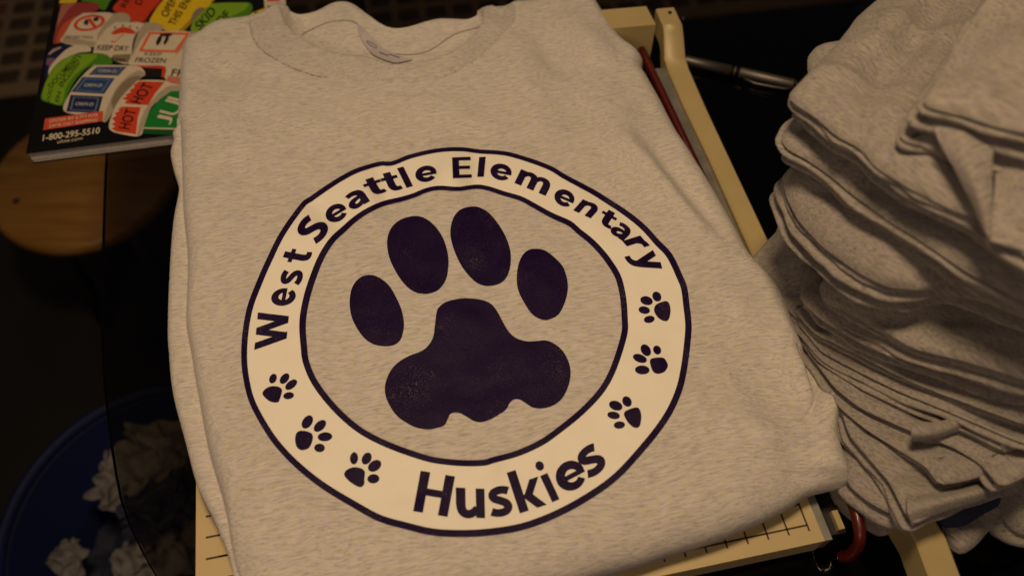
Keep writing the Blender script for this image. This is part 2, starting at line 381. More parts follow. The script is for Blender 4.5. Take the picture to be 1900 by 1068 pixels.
# blue waste bin with crumpled paper
def waste_bin():
    zr = -0.38
    a, b = at(2, 990, zr), at(300, 715, zr)
    r = 0.165; cx, cy = a[0] + r, b[1] - r
    root = empty('waste_bin', (cx, cy, FLOOR), 'round blue plastic waste bin under the table edge', 'bin')
    prof = [(0, FLOOR + 0.004), (r * 0.74, FLOOR + 0.004), (r * 0.75, FLOOR + 0.006), (r * 0.985, zr - 0.012), (r * 1.03, zr - 0.010), (r * 1.035, zr), (r * 1.0, zr + 0.001), (r * 0.97, zr - 0.014), (r * 0.735, FLOOR + 0.012), (0, FLOOR + 0.012)]
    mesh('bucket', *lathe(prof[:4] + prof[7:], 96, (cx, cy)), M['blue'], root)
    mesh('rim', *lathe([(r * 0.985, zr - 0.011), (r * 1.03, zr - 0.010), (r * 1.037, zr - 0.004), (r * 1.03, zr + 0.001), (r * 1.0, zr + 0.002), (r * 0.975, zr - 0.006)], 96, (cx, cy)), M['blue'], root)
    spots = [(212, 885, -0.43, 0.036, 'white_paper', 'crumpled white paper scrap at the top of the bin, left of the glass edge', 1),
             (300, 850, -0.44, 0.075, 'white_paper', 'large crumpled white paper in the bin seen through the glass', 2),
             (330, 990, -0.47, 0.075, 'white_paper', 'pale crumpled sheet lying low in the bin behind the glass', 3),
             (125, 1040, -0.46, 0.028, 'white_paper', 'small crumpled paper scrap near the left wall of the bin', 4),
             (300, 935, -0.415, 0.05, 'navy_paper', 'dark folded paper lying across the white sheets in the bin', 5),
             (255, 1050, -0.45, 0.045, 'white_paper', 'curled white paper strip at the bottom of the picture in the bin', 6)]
    for px, py, z, s, mt, lab, sd in spots:
        c = Vector(at(px, py, z)); n = 44; V = []; rz = Matrix.Rotation(sd * 1.3, 3, 'Z')
        for i in range(n + 1):
            for k in range(n + 1):
                u, v = 2 * i / n - 1, 2 * k / n - 1; o3 = Vector((sd * 5.3, sd * 2.1, 0))
                q1 = Vector((u, v, 0)) * 1.25 + o3; q2 = Vector((u, v, 0)) * 2.9 + o3
                h = 0.75 * (0.5 - abs(noise.noise(q1))) + 0.34 * (0.4 - abs(noise.noise(q2))) - 0.35 * (u * u + v * v) + 0.12 * noise.noise(q2 * 2.4)
                d = Vector((noise.noise(q1 + Vector((9, 0, 0))), noise.noise(q1 + Vector((0, 9, 0))), 0)) * 0.45 + Vector((noise.noise(q2 + Vector((4, 0, 0))), noise.noise(q2 + Vector((0, 4, 0))), 0)) * 0.22
                V.append(tuple(rz @ ((Vector((u * 0.85, v * 0.6, 0)) + d) * s + Vector((0, 0, h * s))) + c))
        o = mesh('crumpled_paper', V, [(i * (n + 1) + k, (i + 1) * (n + 1) + k, (i + 1) * (n + 1) + k + 1, i * (n + 1) + k + 1) for i in range(n) for k in range(n)], M[mt], None, True); tag(o, lab, 'paper', 'crumpled papers in the bin')
    # the heap that carries them
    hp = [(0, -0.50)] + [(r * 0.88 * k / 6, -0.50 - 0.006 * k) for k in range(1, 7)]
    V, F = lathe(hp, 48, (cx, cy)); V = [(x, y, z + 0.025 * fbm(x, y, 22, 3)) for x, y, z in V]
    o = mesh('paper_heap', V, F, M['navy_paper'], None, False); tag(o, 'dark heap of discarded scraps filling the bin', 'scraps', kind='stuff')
waste_bin()

# blue box at the far right behind the pile
def blue_box():
    p = at(1594, 27, FLOOR + 0.22)
    root = empty('storage_box', (p[0] + 0.2, p[1] + 0.1, FLOOR), 'blue plastic storage box on the floor at the far right', 'box')
    Mx = Matrix.Translation((p[0], p[1], 0)) @ Matrix.Rotation(math.radians(-58), 4, 'Z')
    bm = bmesh.new()
    for lo, hi in (((0, 0, FLOOR + 0.001), (0.4, 0.006, FLOOR + 0.22)), ((0, 0.294, FLOOR + 0.001), (0.4, 0.3, FLOOR + 0.22)), ((0, 0.0062, FLOOR + 0.001), (0.006, 0.2938, FLOOR + 0.22)), ((0.394, 0.0062, FLOOR + 0.001), (0.4, 0.2938, FLOOR + 0.22))):
        box_bm(bm, lo, hi, Mx)
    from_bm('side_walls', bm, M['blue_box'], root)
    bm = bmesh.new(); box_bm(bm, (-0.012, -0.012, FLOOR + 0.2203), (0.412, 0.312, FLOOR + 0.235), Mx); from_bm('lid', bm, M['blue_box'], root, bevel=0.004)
blue_box()

# ================================================================== text and polygon tools
_txt = {}
def glyphs(s, off=0.02):
    if (s, off) not in _txt:
        cu = bpy.data.curves.new('t', 'FONT'); cu.body = s; cu.offset = off; cu.resolution_u = 5
        o = bpy.data.objects.new('t', cu); COL.objects.link(o)
        dg = bpy.context.evaluated_depsgraph_get(); me = o.evaluated_get(dg).to_mesh()
        v = np.array([x.co[:2] for x in me.vertices]); f = [list(p.vertices) for p in me.polygons]
        o.evaluated_get(dg).to_mesh_clear(); bpy.data.objects.remove(o); bpy.data.curves.remove(cu)
        lo, hi = v.min(0), v.max(0); _txt[(s, off)] = ((v - lo) / (hi - lo) * 2 - 1, f)
    return _txt[(s, off)]
def text_px(s, c, u, v, off=0.02):
    """lettering mapped so that its bounding box is the parallelogram c +-u +-v (photo coordinates)"""
    g, f = glyphs(s, off)
    c, u, v = (np.array(a, float) for a in (c, u, v))
    return c + g[:, :1] * u + g[:, 1:] * v, f
def _rib(pts, w, n=5, smooth=True):
    P = catmull(pts, n) if smooth else np.array(pts, float)
    t = np.gradient(P, axis=0); t /= np.linalg.norm(t, axis=1)[:, None]; nn = np.stack([-t[:, 1], t[:, 0]], 1)
    W_ = np.interp(np.linspace(0, 1, len(P)), np.linspace(0, 1, len(w)), w) if hasattr(w, '__len__') else np.full(len(P), w)
    W_ = W_ * 1.2
    a, b = P + nn * W_[:, None] / 2, P - nn * W_[:, None] / 2; k = len(P)
    return np.vstack([a, b]), [(i, i + 1, k + i + 1, k + i) for i in range(k - 1)]
def _pol(*p): return np.array(p, float), [tuple(range(len(p)))]
def _rect(x0, y0, x1, y1):
    if x1 - x0 < 0.3: x0 -= 0.018; x1 += 0.018
    return _pol((x0, y0), (x1, y0), (x1, y1), (x0, y1))
def _bar(x0, y0, x1, y1, w): return _pol((x0, y0), (x0 + w, y0), (x1 + w, y1), (x1, y1))
def _arc(cx, cy, rx, ry, a0, a1, w, n=22):
    t = np.radians(np.linspace(a0, a1, n)); return _rib(np.stack([cx + rx * np.cos(t), cy + ry * np.sin(t)], 1), w, smooth=False)
def _dot(cx, cy, r): t = np.linspace(0, 2 * math.pi, 20, endpoint=False); return np.stack([cx + r * np.cos(t), cy + r * np.sin(t)], 1), [tuple(range(20))]
_s = [(0.66, 0.85), (0.52, 0.895), (0.36, 0.895), (0.20, 0.83), (0.155, 0.72), (0.22, 0.61), (0.40, 0.525), (0.57, 0.43), (0.635, 0.30), (0.58, 0.17), (0.42, 0.105), (0.25, 0.11), (0.09, 0.165)]
BOLD = {
 'l': [_rect(0, 0, 0.27, 1.45)], 'i': [_rect(0, 0, 0.27, 1.0), _dot(0.135, 1.33, 0.165)],
 'H': [_rect(0, 0, 0.29, 1.4), _rect(0.84, 0, 1.13, 1.4), _rect(0.28, 0.60, 0.85, 0.84)],
 'E': [_rect(0, 0, 0.28, 1.4), _rect(0.27, 0, 0.86, 0.22), _rect(0.27, 0.60, 0.80, 0.81), _rect(0.27, 1.18, 0.84, 1.4)],
 'u': [_rib([(0.135, 1.0), (0.135, 0.7), (0.135, 0.42), (0.19, 0.20), (0.36, 0.11), (0.54, 0.17), (0.68, 0.34)], [0.27, 0.27, 0.27, 0.26, 0.24, 0.22, 0.18]), _rect(0.66, 0, 0.92, 1.0)],
 's': [_rib(_s, 0.225)], 'S': [_rib([(x * 1.2, y * 1.42) for x, y in _s], 0.27)],
 'e': [_arc(0.49, 0.5, 0.365, 0.385, 2, 322, [0.20, 0.25, 0.27, 0.26, 0.24, 0.21]), _rect(0.16, 0.40, 0.965, 0.57)],
 't': [_rib([(0.34, 1.28), (0.34, 1.0), (0.34, 0.62), (0.35, 0.32), (0.42, 0.15), (0.56, 0.11), (0.70, 0.13)], [0.26, 0.27, 0.27, 0.27, 0.25, 0.22, 0.20]), _rect(0, 0.79, 0.70, 0.99)],
 'a': [_rect(0.57, 0, 0.83, 0.62), _rib([(0.13, 0.84), (0.28, 0.895), (0.46, 0.885), (0.62, 0.80), (0.70, 0.60)], [0.19, 0.21, 0.23, 0.25, 0.26]), _rib([(0.62, 0.545), (0.42, 0.53), (0.22, 0.45), (0.145, 0.29), (0.22, 0.14), (0.38, 0.115), (0.54, 0.19), (0.64, 0.32)], [0.15, 0.18, 0.22, 0.26, 0.23, 0.21, 0.19, 0.16])],
 'n': [_rect(0, 0, 0.27, 0.98), _rib([(0.18, 0.62), (0.30, 0.82), (0.48, 0.885), (0.66, 0.82), (0.735, 0.62), (0.735, 0.35), (0.735, 0.0)], [0.16, 0.20, 0.24, 0.26, 0.27, 0.27, 0.27])],
 'm': [_rect(0, 0, 0.27, 0.98), _rib([(0.18, 0.62), (0.30, 0.82), (0.46, 0.885), (0.62, 0.82), (0.685, 0.62), (0.685, 0.35), (0.685, 0.0)], [0.16, 0.20, 0.24, 0.26, 0.26, 0.26, 0.26]), _rib([(0.74, 0.62), (0.85, 0.82), (1.01, 0.885), (1.18, 0.82), (1.245, 0.62), (1.245, 0.35), (1.245, 0.0)], [0.16, 0.20, 0.24, 0.26, 0.27, 0.27, 0.27])],
 'r': [_rect(0, 0, 0.27, 0.98), _rib([(0.17, 0.55), (0.26, 0.76), (0.40, 0.865), (0.58, 0.87)], [0.18, 0.22, 0.25, 0.26])],
 'y': [_bar(0.36, 0.0, 0.0, 1.0, 0.29), _rib([(0.80, 1.0), (0.66, 0.52), (0.53, 0.08), (0.42, -0.16), (0.26, -0.27), (0.05, -0.29)], [0.27, 0.26, 0.26, 0.25, 0.23, 0.21])],
 'k': [_rect(0, 0, 0.27, 1.45), _bar(0.24, 0.44, 0.62, 1.0, 0.31), _bar(0.58, 0.0, 0.20, 0.56, 0.33)],
 'W': [_bar(0.30, 0, 0.0, 1.4, 0.30), _bar(0.30, 0, 0.66, 1.4, 0.26), _bar(0.97, 0, 0.66, 1.4, 0.28), _bar(0.97, 0, 1.32, 1.4, 0.28)]}
def bold_px(ch, c, u, v):
    pr = BOLD[ch]; A_ = np.vstack([p[0] for p in pr]); lo, hi = A_.min(0), A_.max(0); c, u, v = (np.array(a, float) for a in (c, u, v)); V = []; F = []; O_ = []
    for k, (p, f) in enumerate(pr):
        g = (p - lo) / (hi - lo) * 2 - 1; q_, f = refine(c + g[:, :1] * u + g[:, 1:] * v, f, 9.0)
        F += [[i + len(V) for i in t] for t in f]; V += [tuple(t) for t in q_]; O_ += [k * 2.5e-5] * len(q_)
    return np.array(V), F, np.array(O_)
def fill(poly, holes=(), grid=9.0):
    """triangulate a polygon (with holes) in photo coordinates with inner points so that it can follow a curved surface"""
    loops = [ccw(poly)] + [ccw(h)[::-1] for h in holes]
    V = []; E = []
    for l in loops:
        b = len(V); n = len(l); V += [tuple(p) for p in l]; E += [(b + i, b + (i + 1) % n) for i in range(n)]
    P = np.array(poly); lo, hi = P.min(0), P.max(0)
    if grid:
        gx, gy = np.meshgrid(np.arange(lo[0], hi[0], grid), np.arange(lo[1], hi[1], grid)); Q = np.stack([gx.ravel(), gy.ravel()], 1)
        if len(Q):
            ok = inside(Q, loops[0]); d, _ = seg_dist(Q, loops[0]); ok &= d > grid * 0.35
            for h in loops[1:]:
                d, _ = seg_dist(Q, h); ok &= ~inside(Q, h) & (d > grid * 0.35)
            V += [tuple(p) for p in Q[ok]]
    v, e, f, *_ = delaunay_2d_cdt([Vector(p) for p in V], E, [], 0, 1e-6)
    v = np.array([p[:] for p in v]); f = [list(t) for t in f]
    c = np.array([v[t].mean(0) for t in f]); ok = inside(c, loops[0])
    for h in loops[1:]: ok &= ~inside(c, h)
    return v, [t for t, k in zip(f, ok) if k]
def refine(v, f, maxlen):
    bm = bmesh.new(); vs = [bm.verts.new((p[0], p[1], 0)) for p in v]
    for t in f:
        try: bm.faces.new([vs[i] for i in t])
        except ValueError: pass
    bmesh.ops.triangulate(bm, faces=bm.faces[:])
    for _ in range(4):
        es = [e for e in bm.edges if e.calc_length() > maxlen]
        if not es: break
        bmesh.ops.subdivide_edges(bm, edges=es, cuts=1); bmesh.ops.triangulate(bm, faces=bm.faces[:])
    bm.verts.index_update(); v = np.array([x.co[:2] for x in bm.verts]); f = [[x.index for x in t.verts] for t in bm.faces]; bm.free()
    return v, f
def ellipse(cx, cy, a, b, deg, n=28, p=2.0):
    t = np.linspace(0, 2 * math.pi, n, endpoint=False); r = math.radians(deg)
    x = a * np.cos(t); y = b * np.sin(t)
    return np.stack([cx + x * math.cos(r) - y * math.sin(r), cy + x * math.sin(r) + y * math.cos(r)], 1)
def up_faces(V, F):
    V = np.asarray(V, float); T = np.array([t[:3] for t in F], int)
    if not len(T): return []
    a, b, c = V[T[:, 0]], V[T[:, 1]], V[T[:, 2]]
    up = (b[:, 0] - a[:, 0]) * (c[:, 1] - a[:, 1]) - (b[:, 1] - a[:, 1]) * (c[:, 0] - a[:, 0]) > 0
    return [tuple(t) if k else tuple(t[::-1]) for t, k in zip(F, up)]

# ================================================================== paper cutter
CB, CT = 0.009, 0.028                     # board underside / top
EX = np.array([math.cos(YAW), math.sin(YAW)]); EY = np.array([-math.sin(YAW), math.cos(YAW)])
O0 = np.array(at(1497.5, 973.4, CT)[:2])  # front end of the last grid column
Q = 0.0127
def bxy(i, j): return O0 + EX * Q * i + EY * Q * j      # board coordinates in grid squares
def cutter():
    root = empty('paper_cutter', (O0[0] - 0.17, O0[1] + 0.2, 0.0), 'cream guillotine paper cutter with gridded board under the printed shirt', 'paper cutter')
    L, R, F, B = -27.95, 0.52, -0.85, 30.5
    bm = bmesh.new(); prism_bm(bm, [bxy(L, F), bxy(R, F), bxy(R, B), bxy(L, B)], CB, CT)
    from_bm('board', bm, M['board'], root, bevel=0.0012)
    V = []; Fc = []
    def line(i0, j0, i1, j1, w=0.00055):
        a, b = bxy(i0, j0), bxy(i1, j1); d = (b - a) / np.linalg.norm(b - a); n = np.array([-d[1], d[0]]) * w
        k = len(V); V.extend([(*(a - n), CT + 0.0002), (*(b - n), CT + 0.0002), (*(b + n), CT + 0.0002), (*(a + n), CT + 0.0002)]); Fc.append((k, k + 1, k + 2, k + 3))
    for i in range(27): line(-i, -0.28, -i, 29)
    for j in range(29): line(-26.95 + 0.02, j, -0.02 + 0.02, j)
    for j in range(29): line(-27.5, j, -26.4, j, 0.0006)
    mesh('grid_lines', V, up_faces(V, Fc), M['grid'], root, False)
    for i, j in ((-27, 0), (-1, 0), (-27, 29), (-1, 29)):
        c = bxy(i, j); mesh('rubber_foot', *tube([(*c, 0.0005), (*c, CB - 0.0002)], 0.009), M['dark'], root)
    bm = bmesh.new(); prism_bm(bm, [bxy(R + 0.03, F + 0.02), bxy(R + 0.42, F + 0.02), bxy(R + 0.42, B), bxy(R + 0.03, B)], CB + 0.002, CT - 0.0012)
    from_bm('steel_edge', bm, M['steel'], root, bevel=0.0006)
    bm = bmesh.new(); prism_bm(bm, [bxy(R + 0.45, F + 0.4), bxy(R + 1.6, F + 0.4), bxy(R + 1.6, B), bxy(R + 0.45, B)], CB + 0.002, CB + 0.006)
    from_bm('guard_rail_base', bm, M['dark'], root)
    bm = bmesh.new(); prism_bm(bm, [bxy(R + 1.15, F + 0.5), bxy(R + 1.45, F + 0.5), bxy(R + 1.45, F + 1.4), bxy(R + 1.15, F + 1.4)], CB + 0.0065, CT - 0.008)
    from_bm('rod_bracket', bm, M['cream_paint'], root, bevel=0.0006)
    # head block, built from its measured top outline
    zt = 0.062
    def q(px, py, z): return np.array(at(px, py, z)[:2])
    fr = q(1217, 46, zt); fl = q(1100, 56, zt); br = q(1199, 12, zt)
    dx = (fr - fl) / np.linalg.norm(fr - fl); fl2 = fr - dx * 0.075; dy = br - fr
    bm = bmesh.new(); prism_bm(bm, [fl2, fr, fr + dy, fl2 + dy], 0.004, zt); from_bm('head_block', bm, M['cream_paint'], root, bevel=0.004, seg=3)
    # blade (steel strip along the arm)
    V = []; Fc = []
    for (lx, ly), (rx, ry), z in (((1211, 128), (1236, 126), 0.035), ((1248, 203), (1273, 200), 0.035), ((1292, 297), (1318, 293), 0.036), ((1374, 478), (1401, 477), 0.037), ((1480, 705), (1512, 700), 0.038)):
        A_, B_ = q(lx, ly, z), q(rx, ry, z); k = len(V); V += [(*A_, z), (*B_, z), (*B_, z - 0.002), (*A_, z - 0.002)]
        if k:
            for i in range(4): Fc.append((k - 4 + i, k - 4 + (i + 1) % 4, k + (i + 1) % 4, k + i))
    Fc += [(0, 1, 2, 3), tuple(range(len(V) - 4, len(V)))[::-1]]
    bm = bmesh.new(); vs = [bm.verts.new(p) for p in V]
    for f in Fc: bm.faces.new([vs[i] for i in f])
    from_bm('blade', bm, M['steel'], root)
    # arm: swept channel following the measured edges
    sec = [((1217, 17), (1252, 14), 0.060, 0.020), ((1230, 46), (1266, 44), 0.060, 0.020), ((1232, 60), (1268, 58), 0.056, 0.020), ((1233, 108), (1272, 106), 0.042, 0.020), ((1240, 130), (1279, 127), 0.0395, 0.019),
           ((1270, 198), (1310, 198), 0.040, 0.019), ((1315, 292), (1354, 292), 0.041, 0.019), ((1398, 476), (1438, 470), 0.043, 0.019), ((1530, 740), (1585, 730), 0.045, 0.021), ((1679, 970), (1735, 960), 0.048, 0.024), ((1700, 1004), (1757, 996), 0.048, 0.024), ((1724, 1068), (1784, 1068), 0.0485, 0.024), ((1760, 1160), (1830, 1160), 0.049, 0.024)]
    V = []; Fc = []
    for a, b, z, h in sec:
        A, B_ = q(*a, z), q(*b, z); t = 0.0025
        u = (B_ - A) / np.linalg.norm(B_ - A)
        ring = [(*A, z - h), (*A, z - 0.0012), (*(A + u * 0.0012), z), (*(B_ - u * 0.0012), z), (*B_, z - 0.0012), (*B_, z - h),
                (*(B_ - u * t), z - h), (*(B_ - u * t), z - t), (*(A + u * t), z - t), (*(A + u * t), z - h)]
        k = len(V); V += ring
        if k:
            for i in range(10): Fc.append((k - 10 + i, k - 10 + (i + 1) % 10, k + (i + 1) % 10, k + i))
    Fc.append(tuple(range(10))); Fc.append(tuple(range(len(V) - 10, len(V)))[::-1])
    bm = bmesh.new(); vs = [bm.verts.new(p) for p in V]
    for f in Fc: bm.faces.new([vs[i] for i in f])
    arm = from_bm('cutting_arm', bm, M['cream_paint'], root, smooth=True)
    sc = at(1243, 24, 0.0605); mesh('pivot_screw', *tube([(sc[0], sc[1], 0.0603), (sc[0], sc[1], 0.0612)], 0.0016, 10), M['dark'], arm)
    c = at(1264, 36, 0.045); e = at(1270, 35.5, 0.045)
    mesh('pivot_bolt', *tube([c, e], 0.0025, 12), M['dark'], arm)
    # red guard rod with its hooked end
    zr = 0.037
    pts = [at(1190, 92, zr), at(1345, 420, zr), at(1480, 706, zr), at(1560, 880, zr), at(1583, 935, zr), at(1594, 975, zr - 0.001), at(1595, 1000, zr - 0.005), at(1589, 1017, zr - 0.014), at(1574, 1030, zr - 0.025), at(1562, 1032, 0.005)]
    path = catmull(pts, 8); mesh('guard_rod', *tube([tuple(p) for p in path], 0.0034, 16), M['red'], root)
cutter()

# ================================================================== catalogue
def catalog():
    th = 0.0125; yaw = math.radians(10.2)
    o = np.array(at(48, 285, th)[:2]); ex = np.array([math.cos(yaw), math.sin(yaw)]); ey = np.array([-math.sin(yaw), math.cos(yaw)])
    w, h = 0.213, 0.275
    root = empty('supply_catalog', (*(o + ex * w / 2 + ey * h / 2), 0.0), 'thick catalog with label rolls pictured on its black cover', 'catalog')
    P = lambda a, b: tuple(o + ex * a + ey * b)
    # page block: sheets stacked with tiny steps
    V = []; F = []; n = 22
    rnd = random.Random(3)
    for k in range(n + 1):
        z = 0.0008 + (th - 0.0014) * k / n; g = 0.0012 + 0.00035 * rnd.random() + 0.0018 * (1 - k / n) * 0
        for a, b in ((g * 0.5, g), (w - g, g), (w - g, h - g), (g * 0.5, h - g)): V.append((*P(a, b), z))
        if k:
            for i in range(4): F.append((4 * k - 4 + i, 4 * k - 4 + (i + 1) % 4, 4 * k + (i + 1) % 4, 4 * k + i))
    F += [(3, 2, 1, 0), tuple(4 * n + i for i in range(4))]
    mesh('page_block', V, F, M['paper'], root, False)
    for z0, z1, nm in ((0.0002, 0.0007, 'back_cover'), (th - 0.0005, th, 'front_cover')):
        bm = bmesh.new(); prism_bm(bm, [P(0, 0), P(w, 0), P(w, h), P(0, h)], z0, z1)
        c = from_bm(nm, bm, M['cover'], root)
    cm = {}
    def col(c):
        if c not in cm: cm[c] = plain('cover_print_%d' % len(cm), tuple(0.85 * v * w_ for v, w_ in zip(c, (1, 0.94, 0.82))), 0.5, spec=0.25, var=0.05, scale=200)
        return cm[c]
    lev = [0]
    def decal(poly, c, name='cover_print', holes=(), smooth=True):
        lev[0] += 1; z = th + 0.00012 + lev[0] * 0.000012
        if len(poly) >= 7 and not holes and smooth: poly = catmull(poly, 5, True)
        v, f = fill(poly, holes, 0); V = [at(x, y, z) for x, y in v]
        mesh(name, V, up_faces(V, f), col(c), root, False)
    def word(s, c, u, v, colr, off=0.02):
        lev[0] += 1; z = th + 0.00012 + lev[0] * 0.000012
        vv, f = text_px(s, c, u, v, off); V = [at(x, y, z) for x, y in vv]
        mesh('cover_lettering', V, up_faces(V, f), col(colr), root, False)
    A = lambda *p: zm(3.3375, 0, 0, p)
    def aw(s, c, u, v, colr, off=0.02): word(s, *[tuple(np.array(t) / 3.3375) for t in (c, u, v)], colr, off)
    white = (0.66, 0.63, 0.57); wh2 = (0.42, 0.39, 0.34); wh3 = (0.24, 0.21, 0.17); red = (0.62, 0.06, 0.03); black = (0.012, 0.010, 0.010); org = (0.75, 0.16, 0.05)
    grn = (0.20, 0.42, 0.02); grn2 = (0.07, 0.26, 0.02); yel = (0.72, 0.55, 0.02); yel2 = (0.40, 0.27, 0.02); blue = (0.02, 0.07, 0.26); navy = (0.012, 0.015, 0.09)
    # top row
    decal(A((372, 0), (478, 0), (470, 20), (366, 22)), yel); decal(A((366, 22), (378, -25), (482, -25), (478, 0), (372, 0)), yel2)
    decal(A((500, 5), (560, -25), (700, -20), (680, 10), (650, 62), (612, 50), (590, 20)), grn2)
    decal(A((330, 268), (345, 180), (372, 60), (388, 25), (590, 18), (612, 55), (560, 80), (480, 108), (420, 170), (390, 240), (375, 262)), (0.30, 0.05, 0.06))
    decal(A((345, 180), (372, 60), (388, 25), (470, 22), (420, 60), (375, 130)), (0.40, 0.16, 0.15)); decal(A((350, 262), (372, 180), (420, 130), (470, 105), (420, 170), (392, 235), (380, 262)), (0.55, 0.10, 0.05))
    decal(A((700, 62), (740, 0), (800, -40), (1000, -30), (985, 10), (935, 70), (885, 135), (800, 130), (790, 95)), (0.58, 0.055, 0.02)); decal(A((985, 10), (1000, -30), (1050, -30), (1010, 20), (940, 75), (900, 135), (885, 135)), (0.28, 0.03, 0.015))
    aw('RE', (775, 18), (16, -28), (-18, -6), black); aw('D', (860, 10), (8, -18), (-20, -8), black)
    decal(A((925, 140), (960, 68), (1015, 0), (1060, -40), (1310, -35), (1300, 35), (1225, 70), (1160, 140), (1110, 190), (1020, 187), (985, 150)), yel); decal(A((1300, 35), (1310, -35), (1330, 0), (1250, 75), (1180, 150), (1130, 200), (1110, 190), (1160, 140), (1225, 70)), yel2)
    aw('OPEN', (1048, 42), (34, -60), (-22, -10), black); aw('THIS END', (1118, 62), (58, -92), (-22, -10), black)
    decal(A((1180, 180), (1222, 100), (1300, 32), (1330, 22), (1545, 20), (1520, 60), (1420, 110), (1330, 162), (1232, 202)), grn); decal(A((1545, 20), (1562, 60), (1500, 128), (1400, 160), (1330, 162), (1420, 110), (1520, 60)), grn2)
    decal(ellipse(*(np.array((1235, 110)) / 3.3375), 14, 20, 25), wh3); decal(A((1180, 180), (1222, 105), (1300, 35), (1330, 22), (1480, 20), (1460, 60), (1380, 110), (1300, 162), (1232, 202)), grn)
    aw('SKID', (1272, 115), (52, -58), (-18, -22), black); aw('OF', (1380, 112), (34, -34), (-20, -16), black)
    decal(A((1510, 130), (1560, 80), (1630, 55), (1660, 60), (1640, 120), (1540, 132)), yel); aw('CA', (1578, 100), (30, -28), (-16, -12), black)
    decal(A((1632, -30), (1765, -30), (1772, 62), (1690, 70), (1640, 62)), white); decal(A((1648, -28), (1735, -28), (1732, 8), (1655, 10)), red); decal(A((1655, 40), (1700, 30), (1720, 70), (1660, 75)), navy)
    # middle row
    decal(A((580, 290), (600, 215), (640, 150), (690, 88), (785, 86), (802, 135), (700, 172), (640, 240), (610, 300)), wh2)
    decal(A((385, 265), (402, 210), (450, 130), (500, 92), (535, 82), (695, 84), (645, 150), (605, 215), (580, 292)), white)
    decal(A((385, 265), (395, 225), (600, 262), (580, 292)), wh2)
    decal(ellipse(*(np.array((553, 143)) / 3.3375), 29.5, 14.5, -12), red, holes=[ellipse(*(np.array((553, 143)) / 3.3375), 23, 10.2, -12)])
    decal(A((535, 118), (560, 112), (600, 165), (578, 172)), red); decal(A((515, 150), (530, 120), (548, 128), (545, 160), (530, 155)), black); decal(A((575, 115), (610, 103), (612, 125), (592, 135), (580, 130)), black)
    aw('DO NOT STACK', (495, 231), (84, 3), (0, -9), black)
    decal(A((800, 392), (820, 330), (842, 240), (885, 147), (988, 150), (1005, 185), (900, 235), (850, 320), (826, 385)), wh2)
    decal(A((578, 325), (600, 260), (650, 190), (700, 150), (730, 140), (885, 145), (845, 205), (822, 265), (800, 392), (690, 372), (600, 345)), white)
    decal(A((680, 372), (700, 340), (812, 335), (800, 392)), wh3)
    decal(A((688, 212), (715, 184), (765, 168), (815, 182), (842, 207), (800, 211), (765, 205), (720, 214)), red)
    decal(A((768, 204), (776, 205), (728, 250), (712, 264), (692, 262), (686, 250), (698, 252), (714, 254)), org)
    for k, (x, y) in enumerate(((712, 172), (760, 160), (805, 166), (850, 175))): decal(ellipse(x / 3.3375, y / 3.3375, 1.3, 2.6, 20), black)
    aw('KEEP DRY', (700, 298), (97, 4), (6, -16), black); aw('KEEP', (735, 372), (45, 6), (0, -10), black)
    decal(A((1035, 490), (1060, 400), (1100, 300), (1165, 200), (1235, 205), (1240, 230), (1150, 290), (1090, 380), (1055, 470)), wh2)
    decal(A((803, 405), (830, 330), (870, 258), (915, 200), (945, 194), (1175, 199), (1120, 270), (1085, 350), (1050, 440), (1030, 490), (1020, 478), (1010, 410)), white)
    decal(A((858, 320), (922, 198), (1178, 203), (1096, 328)), org, holes=[A((884, 306), (936, 213), (1150, 218), (1080, 312))])
    decal(ellipse(985 / 3.3375, 250 / 3.3375, 4, 10.5, 25), black); decal(ellipse(1030 / 3.3375, 248 / 3.3375, 3.4, 10, 25), black); decal(ellipse(1008 / 3.3375, 252 / 3.3375, 2.6, 9, 25), white); decal(A((985, 210), (1070, 205), (1060, 224), (1010, 228)), black)
    aw('KEEP', (948, 336), (52, 3), (3, -11), black, 0.0); aw('FROZEN', (933, 374), (95, 3), (6, -15), black)
    decal(A((808, 403), (1026, 412), (1018, 480), (1000, 480), (1004, 426), (812, 414)), red); decal(A((880, 425), (930, 420), (1000, 440), (1000, 478), (890, 478)), black)
    decal(A((1028, 500), (1060, 402), (1100, 335), (1165, 275), (1260, 215), (1300, 400), (1160, 545)), white); decal(A((1028, 500), (1042, 470), (1200, 490), (1180, 560), (1060, 540)), (0.55, 0.20, 0.16))
    aw('FR', (1105, 452), (42, 3), (6, -22), black)
    # lower rows
    decal(A((280, 412), (290, 345), (330, 292), (430, 275), (400, 310), (340, 370), (310, 412)), navy); decal(A((285, 400), (292, 360), (345, 362), (310, 410)), (0.20, 0.10, 0.22)); decal(A((270, 500), (282, 420), (310, 415), (290, 480)), navy)
    decal(A((298, 335), (330, 305), (375, 290), (380, 297), (340, 318), (305, 342)), wh2)
    decal(A((300, 470), (312, 410), (400, 315), (470, 282), (540, 282), (562, 318), (480, 330), (390, 380), (310, 470)), white)
    decal(A((255, 612), (268, 545), (300, 468), (360, 390), (450, 340), (500, 332), (640, 334), (690, 368), (682, 402), (560, 412), (480, 480), (425, 570), (395, 652), (300, 636)), grn2)
    decal(A((262, 600), (275, 540), (306, 470), (364, 394), (450, 345), (500, 338), (600, 342), (560, 390), (470, 460), (410, 540), (380, 640), (300, 628)), grn)
    aw('DOCUMENTS', (398, 440), (92, -98), (-14, -10), (0.02, 0.05, 0.01)); aw('ENCLOSED', (428, 455), (56, -78), (-14, -10), (0.02, 0.05, 0.01)); aw('DOC', (305, 590), (10, -40), (-12, -4), (0.02, 0.05, 0.01)); aw('EN', (360, 600), (8, -32), (-12, -4), (0.02, 0.05, 0.01))
